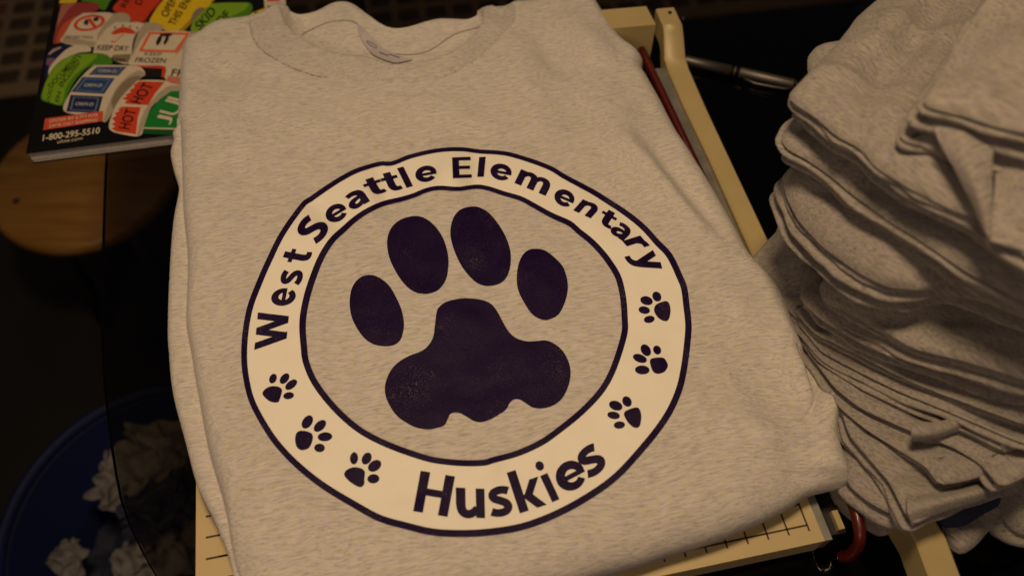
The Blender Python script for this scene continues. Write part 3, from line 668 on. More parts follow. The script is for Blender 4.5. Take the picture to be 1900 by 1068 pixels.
    decal(A((398, 690), (425, 590), (500, 482), (575, 412), (610, 405), (830, 408), (885, 430), (892, 470), (800, 510), (730, 600), (690, 680), (650, 752), (560, 720)), white)
    decal(A((640, 740), (690, 600), (760, 500), (850, 440), (892, 452), (892, 472), (800, 512), (740, 600), (700, 690), (660, 752)), wh2)
    decal(A((690, 640), (720, 560), (790, 490), (850, 470), (872, 490), (790, 560), (740, 640), (720, 690)), wh3)
    for pl, ins in ((((548, 464), (600, 414), (785, 414), (732, 470)), 0.2), (((440, 570), (512, 477), (712, 484), (645, 583)), 0.2), (((410, 692), (437, 588), (637, 597), (610, 702)), 0.2)):
        P4 = np.array(pl, float); c = P4.mean(0); decal(A(*P4), blue if pl[0][1] < 600 else (0.014, 0.025, 0.13))
        decal(A(*(c + (P4 - c) * 0.80)), (0.16, 0.22, 0.36), holes=[A(*(c + (P4 - c) * 0.72))])
        aw('ORM-D', tuple(c), (56, 2), (4, -10), (0.5, 0.5, 0.55))
    decal(A((678, 800), (690, 720), (735, 625), (830, 520), (870, 498), (1000, 498), (1060, 515), (1130, 548), (960, 640), (905, 740), (872, 838), (760, 832)), white); decal(A((870, 835), (850, 830), (880, 720), (935, 630), (1040, 535), (1130, 548), (960, 640), (905, 740)), wh2)
    decal(A((752, 612), (790, 596), (772, 588), (812, 572), (800, 560), (836, 540), (824, 530), (862, 504), (1020, 508), (960, 580), (918, 652), (800, 645), (768, 640), (788, 622)), red, smooth=False)
    decal(A((692, 735), (722, 715), (708, 700), (740, 690), (732, 675), (760, 660), (872, 664), (852, 735), (842, 832), (720, 815), (690, 795), (715, 785), (692, 770), (716, 755)), red, smooth=False)
    aw('HOT', (880, 578), (44, -60), (-34, -10), black); aw('HOT', (790, 738), (24, -60), (-34, -6), black)
    decal(A((888, 790), (920, 700), (985, 618), (1060, 565), (1300, 558), (1300, 800)), (0.01, 0.22, 0.04)); decal(A((880, 828), (888, 797), (1300, 810), (1300, 850)), (0.006, 0.09, 0.02))
    decal(A((886, 797), (888, 789), (1300, 800), (1300, 809)), white)
    aw('J', (1018, 742), (14, -22), (-48, -10), white, 0.0); aw('U', (1062, 668), (22, -40), (-55, -14), white, 0.0); aw('L', (1110, 595), (22, -30), (-55, -14), white, 0.0)
    Bz = lambda *p: zm(4.854, 60, 100, p)
    decal(Bz((97, 687), (115, 583), (640, 514), (632, 606)), (0.62, 0.09, 0.06))
    bw = lambda s, c, u, v, k, off=0.0: word(s, (60 + c[0] / 4.854, 100 + c[1] / 4.854), tuple(np.array(u) / 4.854), tuple(np.array(v) / 4.854), k, off)
    bw('ORDER BY 6 PM FOR', (372, 577), (222, -29), (2, -14), (0.75, 0.62, 0.5), 0.01); bw('SAME DAY SHIPPING', (368, 622), (218, -29), (2, -14), (0.75, 0.62, 0.5), 0.01)
    bw('1-800-295-5510', (352, 722), (256, -34), (4, -28), (0.78, 0.74, 0.64), 0.01); bw('uline.com', (340, 775), (114, -18), (3, -15), (0.70, 0.66, 0.56), 0.0)
catalog()

# ================================================================== pen
def pen():
    z = 0.0062
    a, b = np.array(at(1268, 111, z)), np.array(at(1476, 157, z)); d = (b - a); ln = np.linalg.norm(d); d /= ln
    root = empty('ballpoint_pen', tuple(a), 'slim silver pen with a black middle band on the dark glass', 'pen')
    P = lambda t: tuple(a + d * ln * t)
    mesh('barrel', *tube([P(-0.10), P(-0.02), P(0.03), P(0.43)], [0.0012, 0.0034, 0.0043, 0.0043], 20), M['silver'], root)
    mesh('band', *tube([P(0.432), P(0.50)], 0.0039, 20), M['black_gloss'], root)
    mesh('band_ring', *tube([P(0.458), P(0.472)], 0.0045, 20), M['silver'], root)
    mesh('cap', *tube([P(0.502), P(0.51), P(0.97), P(0.995)], [0.0040, 0.0046, 0.0045, 0.0038], 20), M['silver'], root)
    mesh('cap_end', *tube([P(0.996), P(1.03)], [0.0038, 0.0030], 16), M['black_gloss'], root)
    n = np.cross(d, (0, 0, 1)); C = lambda t, o: tuple(np.array(P(t)) + n * o + np.array((0, 0, -0.001)))
    mesh('clip', *tube([C(0.56, 0.0058), C(0.66, 0.0085), C(0.80, 0.0080), C(0.92, 0.0070), C(0.97, 0.0050)], 0.0011, 10), M['silver'], root)
pen()

# ================================================================== the printed shirt
ZB, ZM, ZT = 0.031, 0.046, 0.064
def main_shirt():
    root = empty('printed_shirt', (*at(900, 640, 0.03)[:2], 0.03), 'folded ash grey t-shirt printed with a purple paw print ring, lying on the paper cutter', 't-shirt')
    U3 = lambda pts, z: [at(x, y, z) for x, y in pts]
    zc = 0.058                                         # height of the collar rim at the back
    left = [(346, 95), (340, 125), (337, 160), (335, 200), (333, 237), (323, 254), (325, 267), (319, 292), (325, 325), (334, 358), (325, 413), (320, 467), (316, 540), (314, 617), (316, 660), (324, 737), (347, 826), (369, 907), (393, 957), (409, 992), (425, 1035), (436, 1080), (452, 1150)]
    bottom = [(560, 1180), (750, 1165), (950, 1118), (1110, 1068), (1190, 1045), (1243, 1027), (1293, 1012), (1337, 998), (1394, 975), (1429, 959), (1466, 939), (1495, 919), (1518, 910), (1550, 903), (1570, 898)]
    right = [(1572, 888), (1567, 864), (1558, 837), (1552, 813), (1553, 789), (1560, 765), (1558, 750), (1546, 729), (1531, 705), (1513, 684), (1494, 668), (1479, 636), (1466, 604), (1455, 568), (1439, 540), (1400, 497), (1384, 476), (1355, 422), (1324, 368), (1288, 310), (1252, 252), (1226, 200), (1200, 154), (1190, 138), (1192, 122), (1180, 106), (1160, 92), (1148, 80), (1136, 62), (1120, 40), (1108, 20), (1096, 6)]
    topr = [(1070, -4), (1040, -7), (1003, 2), (982, 10), (954, 12), (940, 19), (923, 27), (910, 25)]
    backc = [(898, 21), (885, 29), (867, 36), (839, 35), (815, 35), (791, 40), (763, 49), (735, 53), (711, 47), (683, 28), (655, 8), (635, 3), (614, 7), (586, 21), (556, 27), (535, 20)]
    topl = [(518, 15), (502, 28), (487, 36), (461, 39), (451, 41), (422, 45), (397, 52), (373, 66)]
    B3 = U3(left + bottom + right, ZM) + U3(topr, ZM + 0.006) + U3(backc, zc) + U3(topl, ZM + 0.006)
    B = resample(catmull(B3, 4, True), 0.0028, True)
    if area2(B[:, :2]) < 0: B = B[::-1].copy()
    Bxy = B[:, :2]
    zf = 0.0695                                         # front collar rim
    neck = catmull([at(x, y, zf)[:2] for x, y in [(518, 13), (525, 35), (537, 52), (555, 68), (579, 82), (614, 95.5), (648, 102), (676, 103.5), (700, 111), (728, 119), (760, 118), (787, 113), (815, 106), (843, 92), (871, 73), (891.5, 49), (898, 31), (899, 19)]], 5)
    seam = catmull([at(x, y, ZT + 0.001)[:2] for x, y in [(461, 36), (466, 62.5), (478, 83), (502, 104), (537, 123), (579, 137), (634, 146), (683, 151), (735, 153), (787, 151), (832, 139), (867, 121), (895, 101), (926, 69), (950, 45), (956, 21), (954, 9)]], 5)
    neck = resample(neck, 0.002); seam = resample(seam, 0.002)
    tang = np.gradient(neck, axis=0); tang /= np.linalg.norm(tang, axis=1)[:, None]; nin = np.stack([-tang[:, 1], tang[:, 0]], 1)   # towards the opening (far side)
    neck_in = neck + nin * 0.0011
    lstep = catmull([at(x, y, ZT - 0.006)[:2] for x, y in [(334, 225), (337, 300), (338, 340), (340, 394), (347, 464), (347, 522), (345, 595), (354, 650), (362, 700), (383, 815), (397, 870), (409, 909), (421, 957), (432, 1022), (446, 1075), (470, 1150)]], 5)
    # polygons of regions
    bi = lambda p: int(np.argmin(np.hypot(*(Bxy - np.array(p)[:2]).T)))
    def bpath(p, q_):
        i, j = bi(p), bi(q_); n = len(Bxy)
        a = [Bxy[k % n] for k in range(i, j + (n if j < i else 0) + 1)]; b = [Bxy[k % n] for k in range(j, i + (n if i < j else 0) + 1)][::-1]
        return a if len(a) < len(b) else b
    neck_poly = np.array(list(neck) + list(bpath(neck[-1], neck[0])))
    collar_poly = np.array(list(seam) + list(bpath(seam[-1], neck[-1])) + list(neck[::-1]) + list(bpath(neck[0], seam[0])))
    lstep = resample(lstep, 0.0025); lt = np.gradient(lstep, axis=0); lt /= np.linalg.norm(lt, axis=1)[:, None]; ln_ = np.stack([lt[:, 1], -lt[:, 0]], 1)
    if ln_[len(ln_) // 2][0] > 0: ln_ = -ln_
    lstep2 = lstep + ln_ * 0.0010
    low_poly = np.array(list(lstep + ln_ * 0.0005) + list(bpath(lstep[-1], lstep[0])))
    rfold = np.array([at(x, y, ZT - 0.004)[:2] for x, y in [(1480, 640), (1489, 663), (1501, 702), (1509, 729), (1506, 752), (1490, 775), (1460, 790)]]); rfold = resample(catmull(rfold, 6), 0.0015)
    ridges = [((1130, 250), (1290, 420), 0.010, 0.0022), ((1090, 330), (1230, 470), 0.012, -0.0012), ((1180, 240), (1330, 430), 0.008, -0.0016), ((1110, 180), (1220, 330), 0.016, 0.0018),
              ((385, 120), (475, 150), 0.012, -0.0022), ((420, 100), (500, 190), 0.010, 0.0012), ((700, 300), (735, 420), 0.010, -0.0022), ((660, 300), (690, 400), 0.014, 0.0016), ((545, 390), (620, 470), 0.010, 0.0014), ((575, 360), (650, 430), 0.012, -0.0014),
              ((840, 270), (830, 380), 0.012, 0.0020), ((890, 280), (880, 370), 0.009, -0.0016), ((895, 830), (905, 900), 0.010, 0.0016), ((1000, 60), (1060, 150), 0.016, -0.0022), ((950, 60), (1010, 180), 0.014, 0.0016), ((1060, 40), (1130, 120), 0.014, 0.002),
              ((1360, 640), (1500, 800), 0.016, -0.0018), ((1300, 760), (1520, 850), 0.018, 0.0020), ((1430, 850), (1540, 830), 0.012, -0.0025), ((430, 700), (470, 900), 0.014, 0.0012), ((600, 1000), (900, 1050), 0.02, 0.0014), ((1200, 300), (1345, 470), 0.0065, 0.0011), ((1150, 300), (1260, 400), 0.006, -0.0009), ((1330, 520), (1420, 640), 0.009, 0.0012), ((1390, 600), (1470, 720), 0.008, -0.0011), ((1400, 800), (1560, 850), 0.008, 0.0013), ((1460, 880), (1550, 870), 0.007, -0.0012), ((370, 170), (450, 260), 0.010, 0.0011), ((360, 300), (480, 330), 0.014, -0.0009), ((980, 120), (1100, 250), 0.010, -0.0009), ((760, 180), (900, 230), 0.014, 0.0008), ((390, 520), (440, 760), 0.010, -0.0009), ((470, 950), (640, 1060), 0.012, -0.0010)]
    R3 = [(np.array(at(*a, ZT)[:2]), np.array(at(*b, ZT)[:2]), w, h) for a, b, w, h in ridges]
    def prof(t): t = np.clip(t, 0, 1); return np.sqrt(np.clip(1 - (1 - t) ** 2, 0, 1))
    waves = [(np.array(at(x, 60, 0.055)[:2]), s, h) for x, s, h in ((632, 0.017, 0.007), (735, 0.022, -0.004), (835, 0.02, 0.003))]
    def height(P):
        d, k = seg_dist(P, Bxy); bz = B[k, 2]
        top = np.array([ZT + 0.0022 * fbm(x, y, 13, 1.7) + 0.0009 * fbm(x, y, 45, 4.2) for x, y in P])
        for a, b, w, h in R3:
            ab = b - a; t = np.clip(((P - a) @ ab) / (ab @ ab), 0, 1); q = P - (a + t[:, None] * ab)
            fade = np.sin(np.pi * np.clip(0.12 + 0.76 * t, 0, 1))
            top += 2.6 * h * fade * np.exp(-(q ** 2).sum(1) / (2 * w * w * 0.5))
        lower = P[:, 1] < 0.2
        R = np.where(P[:, 1] < 0.17, 0.026, 0.013)
        z = bz + (top - bz) * prof(d / R)
        # second layer showing on the left
        dl, _ = seg_dist(P, lstep, False); low = inside(P, low_poly)
        z = np.where(low, bz + 0.0062 * prof(d / 0.006) + 0.002 * prof(dl / 0.01), np.where((dl < 0.011) & ~low, np.minimum(z, ZM + 0.0085 + (top - ZM - 0.0085) * prof((dl + 0.0003) / 0.011)), z))
        # flap edge at lower right
        dr, kr = seg_dist(P, rfold, False)
        wr = np.clip(1.9 - 2.2 * kr / len(rfold), 0, 1)
        rp = np.array(list(rfold) + [at(1470, 830, ZM)[:2], at(1600, 930, ZM)[:2], at(1640, 760, ZM)[:2], at(1540, 660, ZM)[:2]])
        out = inside(P, rp)
        z = np.where(out, bz + (z - bz) * (1 - 0.90 * wr * np.exp(-dr / 0.013)) - 0.002 * wr * np.exp(-dr / 0.004), z - 0.005 * wr * (1 - prof((dr + 0.0003) / 0.006)) * (dr < 0.006))
        bc = np.array(at(1528, 765, ZM)[:2]); z = z + 0.006 * np.exp(-((P - bc) ** 2).sum(1) / (2 * 0.013 ** 2)) * np.clip(d / 0.006, 0, 1) * out
        # collar band
        col = inside(P, collar_poly); dn, _ = seg_dist(P, neck, False); ds, _ = seg_dist(P, seam, False)
        f = dn / (dn + ds + 1e-9)
        zcol = z + (zf - ZT) * (1 - f) ** 1.3 + 0.0016 * np.sin(np.pi * np.clip(f, 0, 1)) ** 0.7
        zcol = np.where(d < 0.012, bz + 0.004 + (zcol - bz - 0.004) * prof(d / 0.012), zcol)
        z = np.where(col, zcol, z)
        z = np.where(~col & (ds < 0.004) & (P[:, 1] > 0.4), z - 0.0009 * (1 - ds / 0.004), z)
        # inside of the neck
        nk = inside(P, neck_poly)
        u = dn / (dn + d + 1e-9)
        zn = 0.043 + (bz - 0.043) * np.clip((u - 0.12) * 1.2, 0, 1) ** 0.9 + 0.002 * np.sin(np.pi * u)
        for c, s, h in waves: zn += h * np.exp(-((P - c) ** 2).sum(1) / (2 * s * s)) * u * np.clip(d / 0.004, 0, 1)
        edge = np.clip(1 - dn / 0.0008, 0, 1)
        z = np.where(nk, zn * (1 - edge) + zf * edge, z)
        return z
    g0 = Bxy.min(0) - 0.004; gs = 0.0016; gn = np.ceil((Bxy.max(0) + 0.004 - g0) / gs).astype(int) + 1
    gxx, gyy = np.meshgrid(g0[0] + gs * np.arange(gn[0]), g0[1] + gs * np.arange(gn[1])); HG = height(np.stack([gxx.ravel(), gyy.ravel()], 1)).reshape(gn[1], gn[0])
    def hgrid(P):
        q_ = np.clip((P - g0) / gs, 0, gn - 1.001); i = q_.astype(int); t = q_ - i; x, y = i[:, 0], i[:, 1]
        return (HG[y, x] * (1 - t[:, 0]) + HG[y, x + 1] * t[:, 0]) * (1 - t[:, 1]) + (HG[y + 1, x] * (1 - t[:, 0]) + HG[y + 1, x + 1] * t[:, 0]) * t[:, 1]
    # ---- vertices
    V = [tuple(p) for p in Bxy]; nb = len(V); E = [(i, (i + 1) % nb) for i in range(nb)]
    def add_curve(C):
        ok = inside(C, Bxy); d, _ = seg_dist(C, Bxy); C = C[ok & (d > 0.0006)]
        k = len(V); V.extend(tuple(p) for p in C); E.extend((k + i, k + i + 1) for i in range(len(C) - 1)); return C
    curves = [add_curve(c) for c in (neck, neck_in, seam, lstep, lstep2)]
    free = []
    for off in (0.0007, 0.002, 0.004, 0.0065, 0.0095, 0.014, 0.02):
        ring = offset_poly(Bxy, off); d, _ = seg_dist(ring, Bxy); free.append(ring[inside(ring, Bxy) & (d > off * 0.85)])
    for off in (-0.010, -0.0065, -0.004, -0.0022, -0.0009, 0.0022, 0.004): free.append(lstep + ln_ * off)
    rf = rfold; rt = np.gradient(rf, axis=0); rt /= np.linalg.norm(rt, axis=1)[:, None]; rn = np.stack([-rt[:, 1], rt[:, 0]], 1)
    for off in (-0.006, -0.0035, -0.002, -0.0008, 0, 0.0008, 0.002, 0.0035, 0.006): free.append(rf + rn * off)
    lo, hi = Bxy.min(0), Bxy.max(0); g = 0.0034
    gx, gy = np.meshgrid(np.arange(lo[0], hi[0], g), np.arange(lo[1], hi[1], g)); free.append(np.stack([gx.ravel(), gy.ravel()], 1) + np.random.RandomState(1).uniform(-0.0006, 0.0006, (gx.size, 2)))
    gx, gy = np.meshgrid(np.arange(-0.35, 0.05, 0.0018), np.arange(0.4, hi[1], 0.0018)); near = np.stack([gx.ravel(), gy.ravel()], 1); near = near[inside(near, np.array(list(seam) + [(seam[-1][0], 0.8), (seam[0][0], 0.8)]))]; free.append(near)
    Fp = np.vstack(free); d, _ = seg_dist(Fp, Bxy); Fp = Fp[inside(Fp, Bxy) & (d > 0.0006)]
    for c in curves:
        d, _ = seg_dist(Fp, c, False); Fp = Fp[d > 0.0005]
    V += [tuple(p) for p in Fp]
    v, e, f, *_ = delaunay_2d_cdt([Vector(p) for p in V], E, [], 0, 1e-5)
    v = np.array([p[:] for p in v]); cen = np.array([v[list(t)].mean(0) for t in f]); keep = inside(cen, Bxy)
    f = [list(t) for t, k in zip(f, keep) if k]; cen = cen[keep]
    z = height(v); d, k = seg_dist(v, Bxy); onb = d < 1e-4; z = np.where(onb, B[k, 2], z)
    # points of the rim curve itself stay up
    dn, _ = seg_dist(v, neck, False); z = np.where(dn < 2e-5, np.minimum(zf, z + 1), z)
    V3 = np.column_stack([v, z])
    in_neck, in_col = inside(cen, neck_poly), inside(cen, collar_poly)
    dn, _ = seg_dist(cen, neck, False)
    lips = in_neck & (dn < 0.0011)
    def sub(mask, name, mat, extra=None):
        idx = {}; vs = []; fs = []
        for t, k in zip(f, mask):
            if not k: continue
            r = []
            for i in t:
                if i not in idx: idx[i] = len(vs); vs.append(V3[i])
                r.append(idx[i])
            fs.append(r)
        fs = up_faces(vs, fs)
        if extra: ev, ef = extra; b = len(vs); vs = vs + ev; fs = fs + [tuple(b + i for i in q_) for q_ in ef]
        return mesh(name, vs, fs, mat, root), vs
    # side wall that curls under
    sv = []; sf = []; rings = [(-0.0, 0), (-0.0006, -0.003), (0.0004, -0.006), (0.0016, -0.0075), (0.0004, -0.009), (0.0012, -0.012), (0.005, -0.0148), (0.03, -0.0149)]
    for o_, dz in rings:
        P = offset_poly(Bxy, o_) if o_ else Bxy
        for i, p in enumerate(P): sv.append((p[0], p[1], B[i, 2] + dz * (B[i, 2] - ZB) / (ZM - ZB) + (0 if o_ == 0 else 0.0005 * math.sin(i * 0.37))))
    for r in range(len(rings) - 1):
        for i in range(nb): sf.append((r * nb + i, (r + 1) * nb + i, (r + 1) * nb + (i + 1) % nb, r * nb + (i + 1) % nb))
    sub(~in_neck & ~in_col, 'body', M['heather'], (sv, sf))
    oc, vs = sub(in_col | lips, 'collar', M['heather_rib'])
    uv = oc.data.uv_layers.new(name='UVMap')
    pts = np.array(vs)[:, :2]; arc = np.r_[0, np.cumsum(np.linalg.norm(np.diff(seam, axis=0), axis=1))]
    _, kk = seg_dist(pts, seam, False); A_ = seam[kk]; ab = seam[kk + 1] - A_; tt = np.clip(((pts - A_) * ab).sum(1) / (ab ** 2).sum(1), 0, 1)
    s_ = arc[kk] + tt * np.linalg.norm(ab, axis=1)
    for lp in oc.data.loops: uv.data[lp.index].uv = (s_[lp.vertex_index] / 0.0021 * 2 * math.pi, 0)
    sub(in_neck & ~lips, 'neck_inside', M['heather_in'])
    # ---- things drawn on the surface
    def drop(P, off, iters=5):
        P = np.array(P, float); a = (P[:, 0] - 950) / FPX; vv = (P[:, 1] - 534) / FPX
        D = np.stack([a, cP - vv * sP, -sP - vv * cP], 1); zz = np.full(len(P), ZT)
        for _ in range(iters):
            t = (zz - CAM_Z) / D[:, 2]; zz = 0.3 * zz + 0.7 * hgrid(D[:, :2] * t[:, None])
        t = (zz - CAM_Z) / D[:, 2]; return np.column_stack([D[:, :2] * t[:, None], zz + off])
    def put(name, v, f, off, mat, parent=None):
        V_ = drop(v, off); return mesh(name, V_, up_faces(V_, f), mat, parent or root)
    def stitch(name, C, r, off):
        C = np.array(C); ok = inside(C, Bxy); d, _ = seg_dist(C, Bxy); C = C[ok & (d > 0.002)]; h_ = height(C) + off
        mesh(name, *tube([(x, y, q_) for (x, y), q_ in zip(C, h_)], r, 6), M['thread'], root)
    n3 = len(seam) // 3
    stitch('collar_seam', seam[2:n3 + 4], 0.00022, -0.00005)
    bs = [(560, 66), (575, 57), (607, 43), (634, 39), (655, 41), (666, 50), (673, 69), (690, 87), (718, 98), (752, 102), (780, 100), (805, 90), (829, 73), (850, 62), (874, 55), (892, 50)]
    bw3 = drop(catmull(bs, 6), 0.0004, 8)
    mesh('back_neck_seam', *tube([tuple(p) for p in bw3], 0.0004, 6), M['thread'], root)
    lab = [(664, 50), (668, 70), (685, 97), (698, 108), (731, 120), (750, 118), (766, 114), (748, 109), (731, 103), (710, 93), (690, 72), (675, 57)]
    lv, lf = fill(catmull(lab, 3, True), (), 7); o = put('neck_label', lv, lf, 0.0022, M['label'])
    ev, ef = fill(ellipse(690.5, 87.3, 11.5, 3.0, 33), [ellipse(690.5, 87.3, 10.3, 2.0, 33)], 0); put('label_mark', ev, ef, 0.0026, M['label_print'], o)
    for (x0, y0, x1, y1) in ((705, 101, 722, 108), (722, 104, 742, 111)):
        w_ = np.array([(x0, y0), (x1, y1), (x1 - 0.6, y1 + 1.2), (x0 - 0.6, y0 + 1.2)]); ev, ef = fill(w_, (), 0); put('label_lettering', ev, ef, 0.0026, M['label_print'], o)
    # ---- the print
    outer = zm(5.588, 540, 270, [(100, 610), (200, 535), (350, 430), (500, 335), (650, 255), (780, 210), (870, 185), (950, 170), (1010, 175), (1080, 160), (1200, 110), (1350, 70), (1500, 40), (1650, 25), (1790, 27)]) \
        + zm(6.129, 820, 270, [(330, 40), (450, 55), (600, 62), (750, 80), (900, 120), (1100, 185), (1270, 255), (1400, 335), (1600, 440), (1750, 520)]) \
        + zm(4.272, 1050, 370, [(340, 0), (450, 70), (560, 150), (650, 230), (740, 330), (820, 410), (870, 490), (920, 600), (960, 700), (980, 850), (992, 950), (993, 1068)]) \
        + zm(2.4955, 850, 640, [(1060, 110), (1030, 230), (970, 350), (870, 480), (740, 620), (600, 720), (450, 800), (300, 855), (150, 880), (20, 887)]) \
        + zm(2.4955, 430, 640, [(930, 880), (800, 850), (680, 815), (560, 750), (420, 665), (300, 570), (200, 465), (130, 360), (80, 260), (55, 160), (45, 60)]) \
        + zm(2.67, 430, 260, [(55, 950), (80, 820), (130, 690), (170, 600), (240, 460)])
    inner = zm(5.588, 540, 270, [(380, 1050), (450, 960), (550, 870), (650, 780), (780, 690), (950, 610), (1150, 560), (1280, 520), (1400, 470), (1530, 445), (1700, 455)]) \
        + zm(6.129, 820, 270, [(220, 497), (330, 480), (430, 475), (550, 500), (700, 550), (900, 610), (1050, 690), (1250, 800), (1450, 890)]) \
        + zm(4.272, 1050, 370, [(100, 255), (200, 335), (290, 430), (350, 510), (400, 590), (430, 670), (455, 800), (465, 950), (462, 1068)]) \
        + zm(2.4955, 850, 640, [(730, 80), (690, 170), (640, 240), (560, 320), (460, 400)]) + zm(4.75, 750, 800, [(1200, 105), (1000, 195), (800, 250), (690, 279), (500, 280), (300, 260), (150, 225)]) \
        + zm(2.4955, 430, 640, [(730, 465), (610, 405), (520, 335), (440, 250), (380, 165), (345, 80), (335, 10)]) + zm(2.67, 430, 260, [(352, 900), (375, 770), (415, 650), (445, 580)])
    oc_ = resample(catmull(outer, 5, True), 7, True); ic = resample(catmull(inner, 5, True), 7, True)
    oc_, ic = ccw(oc_), ccw(ic)
    def thick(P, top, rgt, bot, lft):
        c = P.mean(0); a = np.arctan2(P[:, 1] - c[1], P[:, 0] - c[0]); w = np.stack([np.clip(-np.sin(a), 0, 1) ** 2, np.clip(np.cos(a), 0, 1) ** 2, np.clip(np.sin(a), 0, 1) ** 2, np.clip(-np.cos(a), 0, 1) ** 2], 1)
        return w @ np.array([top, rgt, bot, lft])
    def inset(P, t):
        tg = np.roll(P, -1, 0) - np.roll(P, 1, 0); tg /= np.linalg.norm(tg, axis=1)[:, None]; return P + np.stack([-tg[:, 1], tg[:, 0]], 1) * np.asarray(t)[:, None]
    ocr = inset(oc_, thick(oc_, 7.5, 12, 12.5, 11)); t2 = thick(ic, 7.5, 11.5, 11, 12)
    ico, ici = inset(ic, -t2 / 2), inset(ic, t2 / 2)
    put('cream_ring', *fill(inset(oc_, np.full(len(oc_), 1.5)), [inset(ic, -t2 * 0.1)]), 0.00045, M['ink_cream'])
    put('outer_ring_line', *fill(oc_, [ocr]), 0.0008, M['ink_dark']); put('inner_ring_line', *fill(ico, [ici]), 0.0008, M['ink_dark'])
    paw = [zm(3.816, 640, 380, [(175, 498), (240, 515), (310, 570), (360, 650), (400, 740), (418, 830), (412, 900), (390, 960), (340, 995), (270, 1000), (200, 985), (140, 945), (90, 880), (50, 800), (35, 720), (38, 640), (60, 570), (110, 515)]),
           zm(3.816, 640, 380, [(480, 83), (550, 90), (620, 135), (680, 210), (715, 290), (733, 380), (730, 460), (715, 530), (670, 595), (610, 625), (550, 630), (490, 615), (430, 570), (370, 490), (320, 390), (300, 300), (305, 220), (340, 150), (400, 105)]),
           zm(3.816, 640, 380, [(890, 15), (950, 20), (1020, 60), (1080, 130), (1130, 210), (1165, 300), (1175, 370), (1168, 450), (1140, 520), (1090, 560), (1020, 575), (960, 565), (900, 525), (830, 440), (780, 340), (750, 240), (748, 170), (770, 90), (820, 35)]),
           zm(2.67, 850, 260, [(385, 540), (430, 548), (480, 585), (520, 630), (540, 690), (543, 740), (530, 800), (500, 860), (460, 885), (420, 890), (370, 865), (330, 810), (300, 750), (290, 690), (298, 620), (320, 570), (350, 545)]),
           zm(3.813, 700, 530, [(590, 92), (680, 93), (760, 108), (810, 135), (850, 185), (890, 260), (930, 325), (980, 370), (1050, 393), (1120, 393), (1190, 388), (1250, 410), (1310, 460), (1350, 530), (1367, 600), (1360, 680), (1330, 760), (1290, 815), (1230, 852), (1160, 867), (1100, 860), (1050, 830), (1010, 805), (970, 803), (940, 825), (910, 875), (860, 910), (800, 945), (740, 963), (690, 958), (640, 930), (590, 902), (550, 895), (515, 908), (500, 940), (475, 985), (430, 1003), (360, 1015), (280, 1003), (210, 970), (140, 920), (90, 850), (60, 780), (55, 710), (75, 640), (110, 580), (160, 535), (230, 495), (310, 465), (360, 425), (395, 365), (408, 280), (418, 200), (435, 155), (490, 115)])]
    for k, p in enumerate(paw): put('paw_pad' if k == 4 else 'paw_toe', *fill(catmull(p, 4, True)), 0.0005, M['ink_dark'])
    small = [(4.273, 470, 670, [(158, 140, 40, 28, -65), (250, 140, 48, 30, -50), (302, 188, 55, 30, -38), (282, 275, 43, 27, -10)], [(75, 262), (95, 225), (140, 202), (195, 203), (228, 225), (225, 260), (212, 300), (200, 325), (160, 328), (115, 308)]),
             (4.273, 470, 670, [(430, 483, 58, 38, -55), (530, 514, 58, 35, -42), (570, 600, 58, 35, -5), (527, 688, 42, 33, 0)], [(335, 600), (350, 565), (385, 552), (440, 562), (472, 585), (470, 630), (445, 685), (400, 705), (360, 695), (337, 655)]),
             (4.273, 470, 670, [(800, 770, 48, 32, -85), (900, 772, 50, 36, -60), (963, 830, 58, 40, -35), (953, 932, 48, 36, -5)], [(722, 900), (740, 865), (790, 842), (850, 848), (885, 875), (882, 930), (880, 975), (850, 998), (800, 978), (750, 940)]),
             (3.557, 1120, 520, [(350, 110, 34, 28, 55), (282, 137, 42, 28, 15), (267, 199, 38, 24, 10), (300, 260, 36, 23, -10)], [(332, 190), (350, 160), (410, 140), (435, 165), (440, 215), (425, 265), (395, 270), (360, 250), (338, 220)]),
             (3.557, 1120, 520, [(352, 462, 30, 25, 60), (277, 463, 42, 30, 55), (238, 517, 48, 26, 20), (254, 593, 48, 29, 3)], [(305, 530), (330, 515), (390, 513), (415, 540), (422, 570), (400, 605), (360, 618), (330, 608), (312, 575)]),
             (3.557, 1120, 520, [(153, 801, 36, 29, 55), (79, 828, 46, 30, 20), (65, 892, 42, 24, 10), (103, 956, 37, 24, -5)], [(133, 880), (155, 858), (215, 840), (240, 860), (248, 910), (235, 965), (205, 973), (170, 950), (145, 915)])]
    for s, ox, oy, toes, pad in small:
        pd = put('small_paw', *fill(catmull(zm(s, ox, oy, pad), 4, True)), 0.0008, M['ink_dark'])
        for cx, cy, a, b, dg in toes: put('small_toe', *fill(ellipse(ox + cx / s, oy + cy / s, a / s, b / s, dg, 22)), 0.0008, M['ink_dark'], pd)
    Z1, Z2, Z3, Z4, Z5 = (3.814, 460, 380), (5.588, 540, 270), (6.129, 820, 270), (4.272, 1050, 370), (4.75, 750, 800)
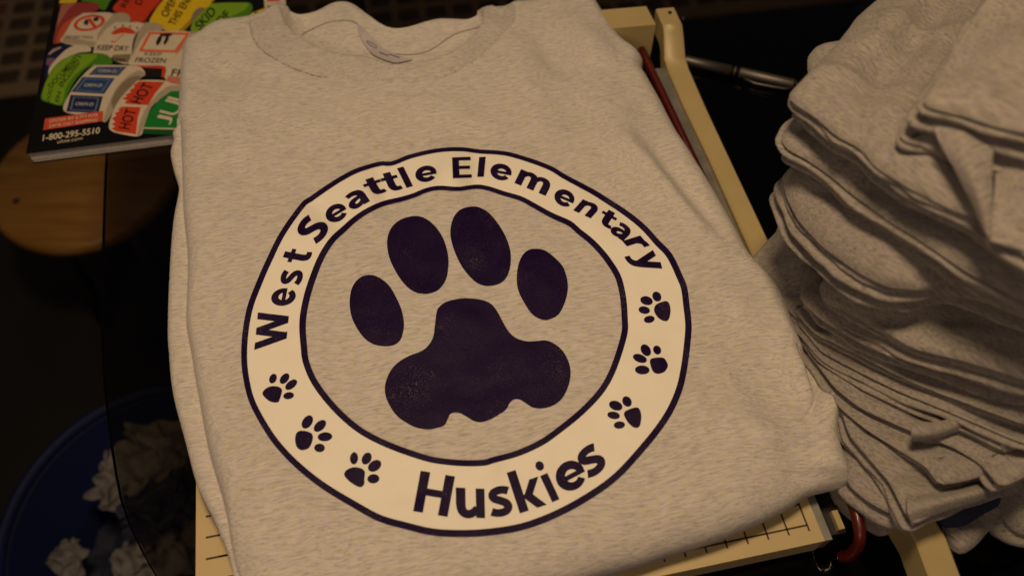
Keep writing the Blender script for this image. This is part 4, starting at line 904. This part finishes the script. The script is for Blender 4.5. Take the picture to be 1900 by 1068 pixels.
    letters = [(Z1, 'W', (172, 881), (13, -132), (-112, 16)), (Z1, 'e', (253, 655), (12, -62), (-86, 2)), (Z1, 's', (312, 515), (20, -52), (-76, -10)), (Z1, 't', (350, 368), (19, -47), (-92, -18)),
               (Z2, 'S', (228, 870), (78, -92), (-125, -78)), (Z2, 'e', (470, 706), (98, -58), (-50, -75)), (Z2, 'a', (678, 562), (95, -52), (-50, -74)), (Z2, 't', (862, 430), (90, -30), (-46, -84)), (Z2, 't', (1036, 383), (88, -22), (-42, -95)), (Z2, 'l', (1183, 335), (33, -10), (-50, -101)), (Z2, 'e', (1400, 300), (110, -20), (-14, -82)),
               (Z3, 'E', (228, 258), (108, -3), (-5, -118)), (Z3, 'l', (450, 250), (38, -1.5), (11, -113)), (Z3, 'e', (672, 308), (120, 22), (14, -92)), (Z3, 'm', (1042, 424), (178, 74), (40, -82)), (Z3, 'e', (1392, 603), (108, 46), (36, -86)), (Z3, 'n', (1650, 723), (100, 46), (58, -66)),
               (Z4, 't', (331, 156), (58, 32), (37, -55)), (Z4, 'a', (436, 253), (58, 40), (44, -44)), (Z4, 'r', (556, 352), (35, 41), (74, -23)), (Z4, 'y', (617, 500), (41, 73), (119, -24)),
               (Z5, 'H', (264, 551), (151, 25), (33, -177)), (Z5, 'u', (583, 635), (127, 6), (-3, -133)), (Z5, 's', (848, 618), (102, -10), (-10, -134)), (Z5, 'k', (1082, 506), (121, -39), (-58, -178)), (Z5, 'i', (1256, 440), (34, -15), (-80, -172)), (Z5, 'e', (1465, 392), (118, -62), (-56, -116)), (Z5, 's', (1650, 258), (90, -58), (-62, -116))]
    for (s, ox, oy), ch, c, u, v_ in letters:
        gv, gf, go = bold_px(ch, (ox + c[0] / s, oy + c[1] / s), np.array(u) / s, np.array(v_) / s)
        put('printed_letter', gv, gf, 0.0008 + go, M['ink_dark'])
main_shirt()

# ================================================================== pile of folded shirts
def tilt_plane(a, b):
    """plane that only rises along the line from a to b (px, py, z)"""
    zmean = 0.5 * (a[2] + b[2])
    for _ in range(4):
        A, B = np.array(at(*a)), np.array(at(*b)); d = B[:2] - A[:2]; L = np.linalg.norm(d)
    g = (b[2] - a[2]) / L; d /= L
    return np.array((-g * d[0], -g * d[1], 1.0)), A
def on_plane(px, py, pl):
    n, p0 = pl; d = np.array(ray(px, py)); o = np.array((0, 0, CAM_Z)); t = (n @ (p0 - o)) / (n @ d); return o + d * t
def soften(P, n):
    for _ in range(n): P = 0.5 * P + 0.25 * (np.roll(P, 1, 0) + np.roll(P, -1, 0))
    return P
def folded(label, pts, z3, th, layers, mat, seed, close, group='folded shirts in the tall pile', wob=0.0032, rtop=0.010, name='folded_shirt', creases=14, cat='t-shirt', ridges=(), first=None, rise=None):
    """a folded shirt: soft slab whose edge shows several folded layers.
    pts: outline seen in the photo (from the far left round to the right); z3: (px,py,z) of three points of its upper fold"""
    pl = tilt_plane(*z3); P = [on_plane(x, y, pl)[:2] for x, y in pts]
    P = [tuple(p) for p in 0.35 * catmull(P, 5) + 0.65 * np.array([(1 - t) * np.array(P[i]) + t * np.array(P[i + 1]) for i in range(len(P) - 1) for t in np.arange(5) / 5] + [P[-1]])]
    P += [tuple(np.array(P[-1]) + np.array(close[0])), tuple(np.array(P[0]) + np.array(close[1]))]
    B = ccw(resample(soften(resample(P, 0.0025, True), 1), 0.003, True)); nb = len(B)
    n, p0 = pl; pz = lambda Q: p0[2] - ((Q - p0[:2]) @ n[:2])
    rnd = np.random.RandomState(seed)
    zw = lambda Q: np.array([wob * fbm(x, y, 16, seed * 1.3) for x, y in Q])
    lt = th / layers
    free = []
    for off in (0.0008, 0.0022, 0.0045, 0.008, 0.013):
        r = offset_poly(B, off); d, _ = seg_dist(r, B); free.append(r[inside(r, B) & (d > off * 0.85)])
    lo, hi = B.min(0), B.max(0); gx, gy = np.meshgrid(np.arange(lo[0], hi[0], 0.0036), np.arange(lo[1], hi[1], 0.0036))
    g = np.stack([gx.ravel(), gy.ravel()], 1); d, _ = seg_dist(g, B); free.append(g[inside(g, B) & (d > 0.014)])
    V = [tuple(p) for p in B] + [tuple(p) for p in np.vstack(free)]
    v, e, f, *_ = delaunay_2d_cdt([Vector(p) for p in V], [(i, (i + 1) % nb) for i in range(nb)], [], 0, 1e-6)
    v = np.array([p[:] for p in v]); c = np.array([v[list(t)].mean(0) for t in f]); k = inside(c, B); f = [list(t) for t, q_ in zip(f, k) if q_]
    d, _ = seg_dist(v, B); t = np.clip(d / rtop, 0, 1)
    dome = rise if rise else lt * 0.5
    z = pz(v) + zw(v) * np.clip(d / 0.004 + 0.6, 0, 1.6) + dome * np.sqrt(np.clip(1 - (1 - t) ** 2, 0, 1)) + np.array([0.0016 * fbm(x, y, 40, seed) for x, y in v]) * t
    face = B[np.argmax(B @ np.array((0.7, -0.7)))] - B[np.argmin(B @ np.array((0.7, -0.3)))]; face /= np.linalg.norm(face) + 1e-9
    for _ in range(creases):
        c0 = B[rnd.randint(nb)] + rnd.uniform(-0.02, 0.02, 2); an = rnd.normal(0, 0.35); dr_ = np.array((face[0] * math.cos(an) - face[1] * math.sin(an), face[0] * math.sin(an) + face[1] * math.cos(an)))
        a_, b_ = c0 - dr_ * 0.04, c0 + dr_ * rnd.uniform(0.05, 0.10); ab = b_ - a_; tt = np.clip(((v - a_) @ ab) / (ab @ ab), 0, 1); q2 = ((v - (a_ + tt[:, None] * ab)) ** 2).sum(1)
        w2 = rnd.uniform(0.0022, 0.0065); z = z + rnd.choice((-1, 1, 1)) * rnd.uniform(0.0010, 0.0030) * np.exp(-q2 / (2 * w2 * w2)) * np.sin(np.pi * np.clip(tt, 0.08, 0.92)) * np.clip(d / 0.004, 0.0, 1)
    for ra, rb, w2, amp in ridges:
        a_, b_ = on_plane(*ra, pl)[:2], on_plane(*rb, pl)[:2]; ab = b_ - a_; tt = np.clip(((v - a_) @ ab) / (ab @ ab), 0, 1); q2 = ((v - (a_ + tt[:, None] * ab)) ** 2).sum(1)
        z = z + amp * np.exp(-q2 / (2 * w2 * w2)) * np.sin(np.pi * np.clip(0.12 + 0.76 * tt, 0, 1)) * np.clip(d / 0.004, 0, 1)
    vs = [tuple(p) for p in np.column_stack([v, z])]; fs = up_faces(vs, f)
    # layered edge
    base = len(vs); rings = []; zedge = pz(B) + zw(B) * 0.6
    tot = 0.0
    for L_ in range(layers):
        inn = 0.0 if L_ == 0 else rnd.uniform(-0.003, 0.009)
        hgt = lt * rnd.uniform(0.75, 1.25) if first is None else th * (first if L_ == 0 else (1 - first) / (layers - 1))
        var = np.array([0.0032 * fbm(x, y, 26, seed + 11 * L_, 3) for x, y in B]) if L_ else np.zeros(nb)
        zv = np.array([0.30 * lt * fbm(x, y, 22, seed + 5 * L_) for x, y in B])
        steps = [(0.0, 0.0), (0.0003, 0.2), (0.0012, 0.45), (0.0030, 0.68), (0.0060, 0.80)] if L_ == 0 and first is not None else [(0.0, 0.0), (0.0009, 0.25), (0.0060, 0.46)] if L_ == 0 else [(0.0065, -0.5), (0.0012, -0.36), (0.0, -0.05), (0.0006, 0.22), (0.0060, 0.40)]
        for o_, s in steps:
            rings.append((offset_poly(B, inn + o_ * (1.0 if o_ > 0.002 else min(1.0, lt / 0.006))) + (offset_poly(B, 1.0) - B) * np.maximum(var, -0.004)[:, None] * (1.0 if L_ else 0.0), zedge - tot - s * hgt * 1.0 + zv))
        tot += hgt if L_ else hgt * 1.0
    rings.append((offset_poly(B, 0.007), zedge - tot + lt * 0.3))
    for P_, z_ in rings: vs += [(p[0], p[1], q_) for p, q_ in zip(P_, z_)]
    for r in range(len(rings) - 1):
        for i in range(nb):
            a, b = base + r * nb, base + (r + 1) * nb; fs.append((a + i, b + i, b + (i + 1) % nb, a + (i + 1) % nb))
    zmin = min(p[2] for p in vs); cc = B.mean(0)
    root = empty(name, (cc[0], cc[1], zmin), label, cat, group)
    o = mesh('folded_body', vs, fs, M[mat], root); return root
def pile():
    far = ((0.08, 0.05), (0.16, 0.09))
    L = [
     # label, outline (far left, round the front, to the right), (left, right) heights, thickness, layers, material, seed, rounding
     ('dark shaded shirt at the very bottom of the tall pile, beside the printed shirt corner', [(1556, 800), (1562, 840), (1572, 893), (1620, 935), (1680, 965), (1730, 950), (1800, 925), (1900, 895), (1980, 870)], ((1572, 893, 0.052), (1680, 965, 0.064)), 0.052, 5, 'pile0', 1, 0.008),
     ('lowest lit shirt of the tall pile, its wide rolled hem pointing at the cutter arm', [(1500, 672), (1535, 710), (1560, 762), (1575, 805), (1605, 842), (1650, 895), (1691, 972), (1733, 953), (1799, 931), (1843, 920), (1900, 890), (1980, 850)], ((1535, 710, 0.056), (1691, 972, 0.080)), 0.016, 4, 'pile1', 2, 0.007),
     ('second lit shirt from the bottom of the pile with a blunt rounded front fold', [(1495, 655), (1530, 702), (1555, 750), (1600, 790), (1660, 830), (1715, 865), (1742, 900), (1790, 893), (1830, 880), (1900, 845), (1980, 820)], ((1530, 702, 0.060), (1742, 900, 0.090)), 0.011, 3, 'pile2', 3, 0.006),
     ('shirt low in the pile whose folded corner ends beside the small turned cuff', [(1488, 640), (1525, 690), (1550, 722), (1600, 760), (1690, 800), (1770, 830), (1820, 860), (1856, 903), (1890, 890), (1960, 850)], ((1525, 690, 0.064), (1820, 860, 0.099)), 0.011, 3, 'pile0', 4, 0.006),
     ('shirt above the turned cuff with a long thin doubled edge', [(1484, 622), (1520, 670), (1600, 722), (1700, 770), (1790, 800), (1864, 838), (1905, 815), (1980, 790)], ((1520, 670, 0.068), (1864, 838, 0.109)), 0.011, 3, 'pile1', 5, 0.006),
     ('thin folded shirt in the middle of the pile, third below the thick rolled fold', [(1478, 600), (1525, 652), (1600, 692), (1700, 740), (1800, 780), (1900, 822), (1970, 830), (2050, 790)], ((1525, 652, 0.073), (1900, 822, 0.120)), 0.011, 3, 'pile2', 6, 0.008),
     ('thin folded shirt in the middle of the pile, second below the thick rolled fold', [(1474, 575), (1515, 622), (1600, 665), (1700, 710), (1800, 748), (1900, 785), (1980, 800), (2060, 770)], ((1515, 622, 0.079), (1900, 785, 0.129)), 0.011, 3, 'pile0', 7, 0.008),
     ('crumpled shirt sleeve between the cutter arm and the right edge of the printed shirt', [(1500, 385), (1462, 392), (1445, 425), (1418, 452), (1396, 482), (1398, 505), (1430, 540), (1480, 590), (1560, 640)], ((1396, 490, 0.055), (1560, 640, 0.070)), 0.016, 3, 'pile3', 21, 0.010),
     ('shirt with an open gaping edge just under the thick rolled fold', [(1520, 440), (1490, 510), (1483, 556), (1520, 592), (1600, 637), (1700, 678), (1800, 708), (1900, 738), (2000, 745), (2080, 720)], ((1483, 556, 0.090), (1900, 738, 0.140)), 0.014, 4, 'pile1', 8, 0.006),
     ('thick rolled fold of a shirt bulging from the middle of the pile', [(1580, 420), (1552, 480), (1519, 533), (1530, 556), (1610, 596), (1700, 646), (1800, 672), (1895, 700), (1990, 725), (2080, 720)], ((1519, 540, 0.108), (1895, 700, 0.156)), 0.015, 4, 'pile2', 9, 0.034),
     ('shirt with a broad smooth flap hanging over the thick rolled fold', [(1560, 255), (1495, 292), (1450, 328), (1457, 360), (1478, 404), (1516, 450), (1556, 483), (1600, 514), (1650, 536), (1710, 540), (1785, 522), (1850, 540), (1960, 580)], ((1450, 335, 0.146), (1850, 540, 0.176)), 0.022, 5, 'pile0', 10, 0.050),
     ('shirt in the upper pile with a pointed left corner gaping open toward the pen', [(1560, 160), (1497, 204), (1472, 222), (1448, 255), (1460, 276), (1494, 293), (1541, 325), (1599, 374), (1653, 413), (1711, 452), (1784, 500), (1840, 530), (1960, 590)], ((1448, 255, 0.180), (1840, 530, 0.204)), 0.018, 5, 'pile1', 11, 0.016),
     ('small rounded shirt edge peeking out at the back of the pile above the pen', [(1620, 75), (1545, 88), (1511, 92), (1498, 108), (1499, 135), (1515, 180), (1570, 230)], ((1511, 100, 0.186), (1570, 230, 0.194)), 0.014, 1, 'pile3', 12, 0.010),
     ('second shirt from the top of the pile, its pointed corner jutting left', [(1680, -60), (1633, -4), (1589, 34), (1575, 54), (1546, 90), (1497, 141), (1462, 178), (1473, 194), (1511, 218), (1550, 252), (1594, 277), (1623, 311), (1692, 354), (1760, 385), (1813, 408), (1880, 460), (1980, 520)], ((1462, 180, 0.208), (1813, 408, 0.232)), 0.018, 5, 'pile2', 13, 0.015),
     ('topmost shirt of the tall pile with a drooping triangular fold', [(1900, -80), (1840, -20), (1790, 60), (1748, 130), (1709, 190), (1722, 201), (1780, 214), (1840, 232), (1900, 246), (2000, 270)], ((1709, 192, 0.258), (1900, 246, 0.266)), 0.032, 8, 'pile0', 14, 0.012),
    ]
    RG = {13: [((1560, 150), (1700, 0), 0.006, 0.005), ((1600, 200), (1770, 0), 0.006, -0.005), ((1650, 215), (1800, 20), 0.006, 0.005), ((1590, 130), (1650, 180), 0.008, -0.004), ((1560, 220), (1700, 300), 0.006, -0.003), ((1640, 270), (1780, 360), 0.006, 0.003)],
          10: [((1520, 380), (1720, 520), 0.010, 0.004), ((1700, 500), (1790, 530), 0.010, -0.006), ((1590, 400), (1640, 440), 0.006, 0.002)], 11: [((1530, 255), (1620, 330), 0.006, 0.004), ((1480, 245), (1560, 290), 0.005, -0.004)],
          14: [((1740, 180), (1850, 20), 0.007, -0.005), ((1780, 190), (1900, 60), 0.010, 0.004)], 9: [((1560, 520), (1760, 610), 0.010, 0.004), ((1600, 500), (1860, 640), 0.008, -0.003)]}
    DM = {10: 0.019, 9: 0.011, 11: 0.007, 13: 0.006, 14: 0.005}
    roots = {}
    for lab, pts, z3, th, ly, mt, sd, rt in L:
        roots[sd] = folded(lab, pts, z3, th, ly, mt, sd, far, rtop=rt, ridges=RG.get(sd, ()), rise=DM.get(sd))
    def patch(name, rows, mat, parent, n=7):
        R = [catmull([at(*p) for p in r], n) for r in rows]
        G = np.array([catmull([r[k] for r in R], n) for k in range(len(R[0]))]); a, b, _ = G.shape
        G = G + np.array([[[0, 0, 0.0012 * fbm(p[0], p[1], 60, 2)] for p in r] for r in G])
        o = mesh(name, G.reshape(-1, 3), [(i * b + j, (i + 1) * b + j, (i + 1) * b + j + 1, i * b + j + 1) for i in range(a - 1) for j in range(b - 1)], M[mat], parent)
        m = o.modifiers.new('thickness', 'SOLIDIFY'); m.thickness = 0.0012; m.offset = 0; return o
    patch('sleeve_fold', [[(1712, 200, 0.250), (1775, 220, 0.252), (1842, 238, 0.254)], [(1742, 262, 0.249), (1790, 275, 0.253), (1841, 300, 0.251)], [(1790, 350, 0.243), (1815, 358, 0.247), (1840, 372, 0.245)], [(1828, 432, 0.236), (1832, 438, 0.236), (1836, 444, 0.236)]], 'pile3', roots[14])
    patch('sleeve_fold', [[(1846, 244, 0.250), (1890, 256, 0.252), (1960, 275, 0.254)], [(1848, 310, 0.243), (1895, 330, 0.247), (1960, 350, 0.249)], [(1842, 390, 0.238), (1890, 405, 0.241), (1960, 420, 0.243)], [(1836, 449, 0.235), (1880, 462, 0.237), (1960, 482, 0.239)]], 'pile1', roots[14])
    patch('turned_cuff', [[(1698, 780, 0.1000), (1735, 784, 0.1015), (1790, 768, 0.1010)], [(1692, 792, 0.1025), (1735, 794, 0.1035), (1790, 776, 0.1030)], [(1690, 806, 0.1010), (1735, 804, 0.1020), (1790, 784, 0.1020)], [(1694, 818, 0.0950), (1737, 811, 0.0970), (1790, 793, 0.0980)]], 'pile2', roots[4])
    patch('turned_cuff', [[(1862, 800, 0.1110), (1890, 802, 0.1120), (1930, 790, 0.1140)], [(1857, 816, 0.1135), (1890, 812, 0.1140), (1930, 800, 0.1150)], [(1862, 838, 0.1075), (1892, 828, 0.1090), (1930, 812, 0.1110)]], 'pile0', roots[5])
    patch('turned_cuff', [[(1680, 925, 0.0800), (1740, 915, 0.0815), (1830, 895, 0.0830)], [(1684, 948, 0.0850), (1738, 932, 0.0860), (1832, 908, 0.0870)], [(1692, 974, 0.0770), (1738, 952, 0.0785), (1836, 922, 0.0800)]], 'pile1', roots[2])
    low = 'shirts lying low beside the cutter handle'
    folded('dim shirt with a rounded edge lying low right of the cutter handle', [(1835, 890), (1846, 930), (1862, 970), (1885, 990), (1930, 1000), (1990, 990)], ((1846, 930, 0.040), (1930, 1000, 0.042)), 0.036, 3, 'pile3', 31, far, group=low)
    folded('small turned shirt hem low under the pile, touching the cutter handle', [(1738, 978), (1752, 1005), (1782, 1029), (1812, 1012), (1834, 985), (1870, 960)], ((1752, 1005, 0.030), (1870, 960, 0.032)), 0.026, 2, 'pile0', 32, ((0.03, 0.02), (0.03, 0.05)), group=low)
    folded('dark blue folded cloth in the shadow under the pile', [(1722, 940), (1748, 978), (1790, 975), (1830, 950), (1880, 925)], ((1748, 978, 0.040), (1880, 925, 0.042)), 0.008, 1, 'blue_cloth', 33, ((0.03, 0.02), (0.03, 0.05)), group=None, name='folded_cloth', cat='cloth')
pile()
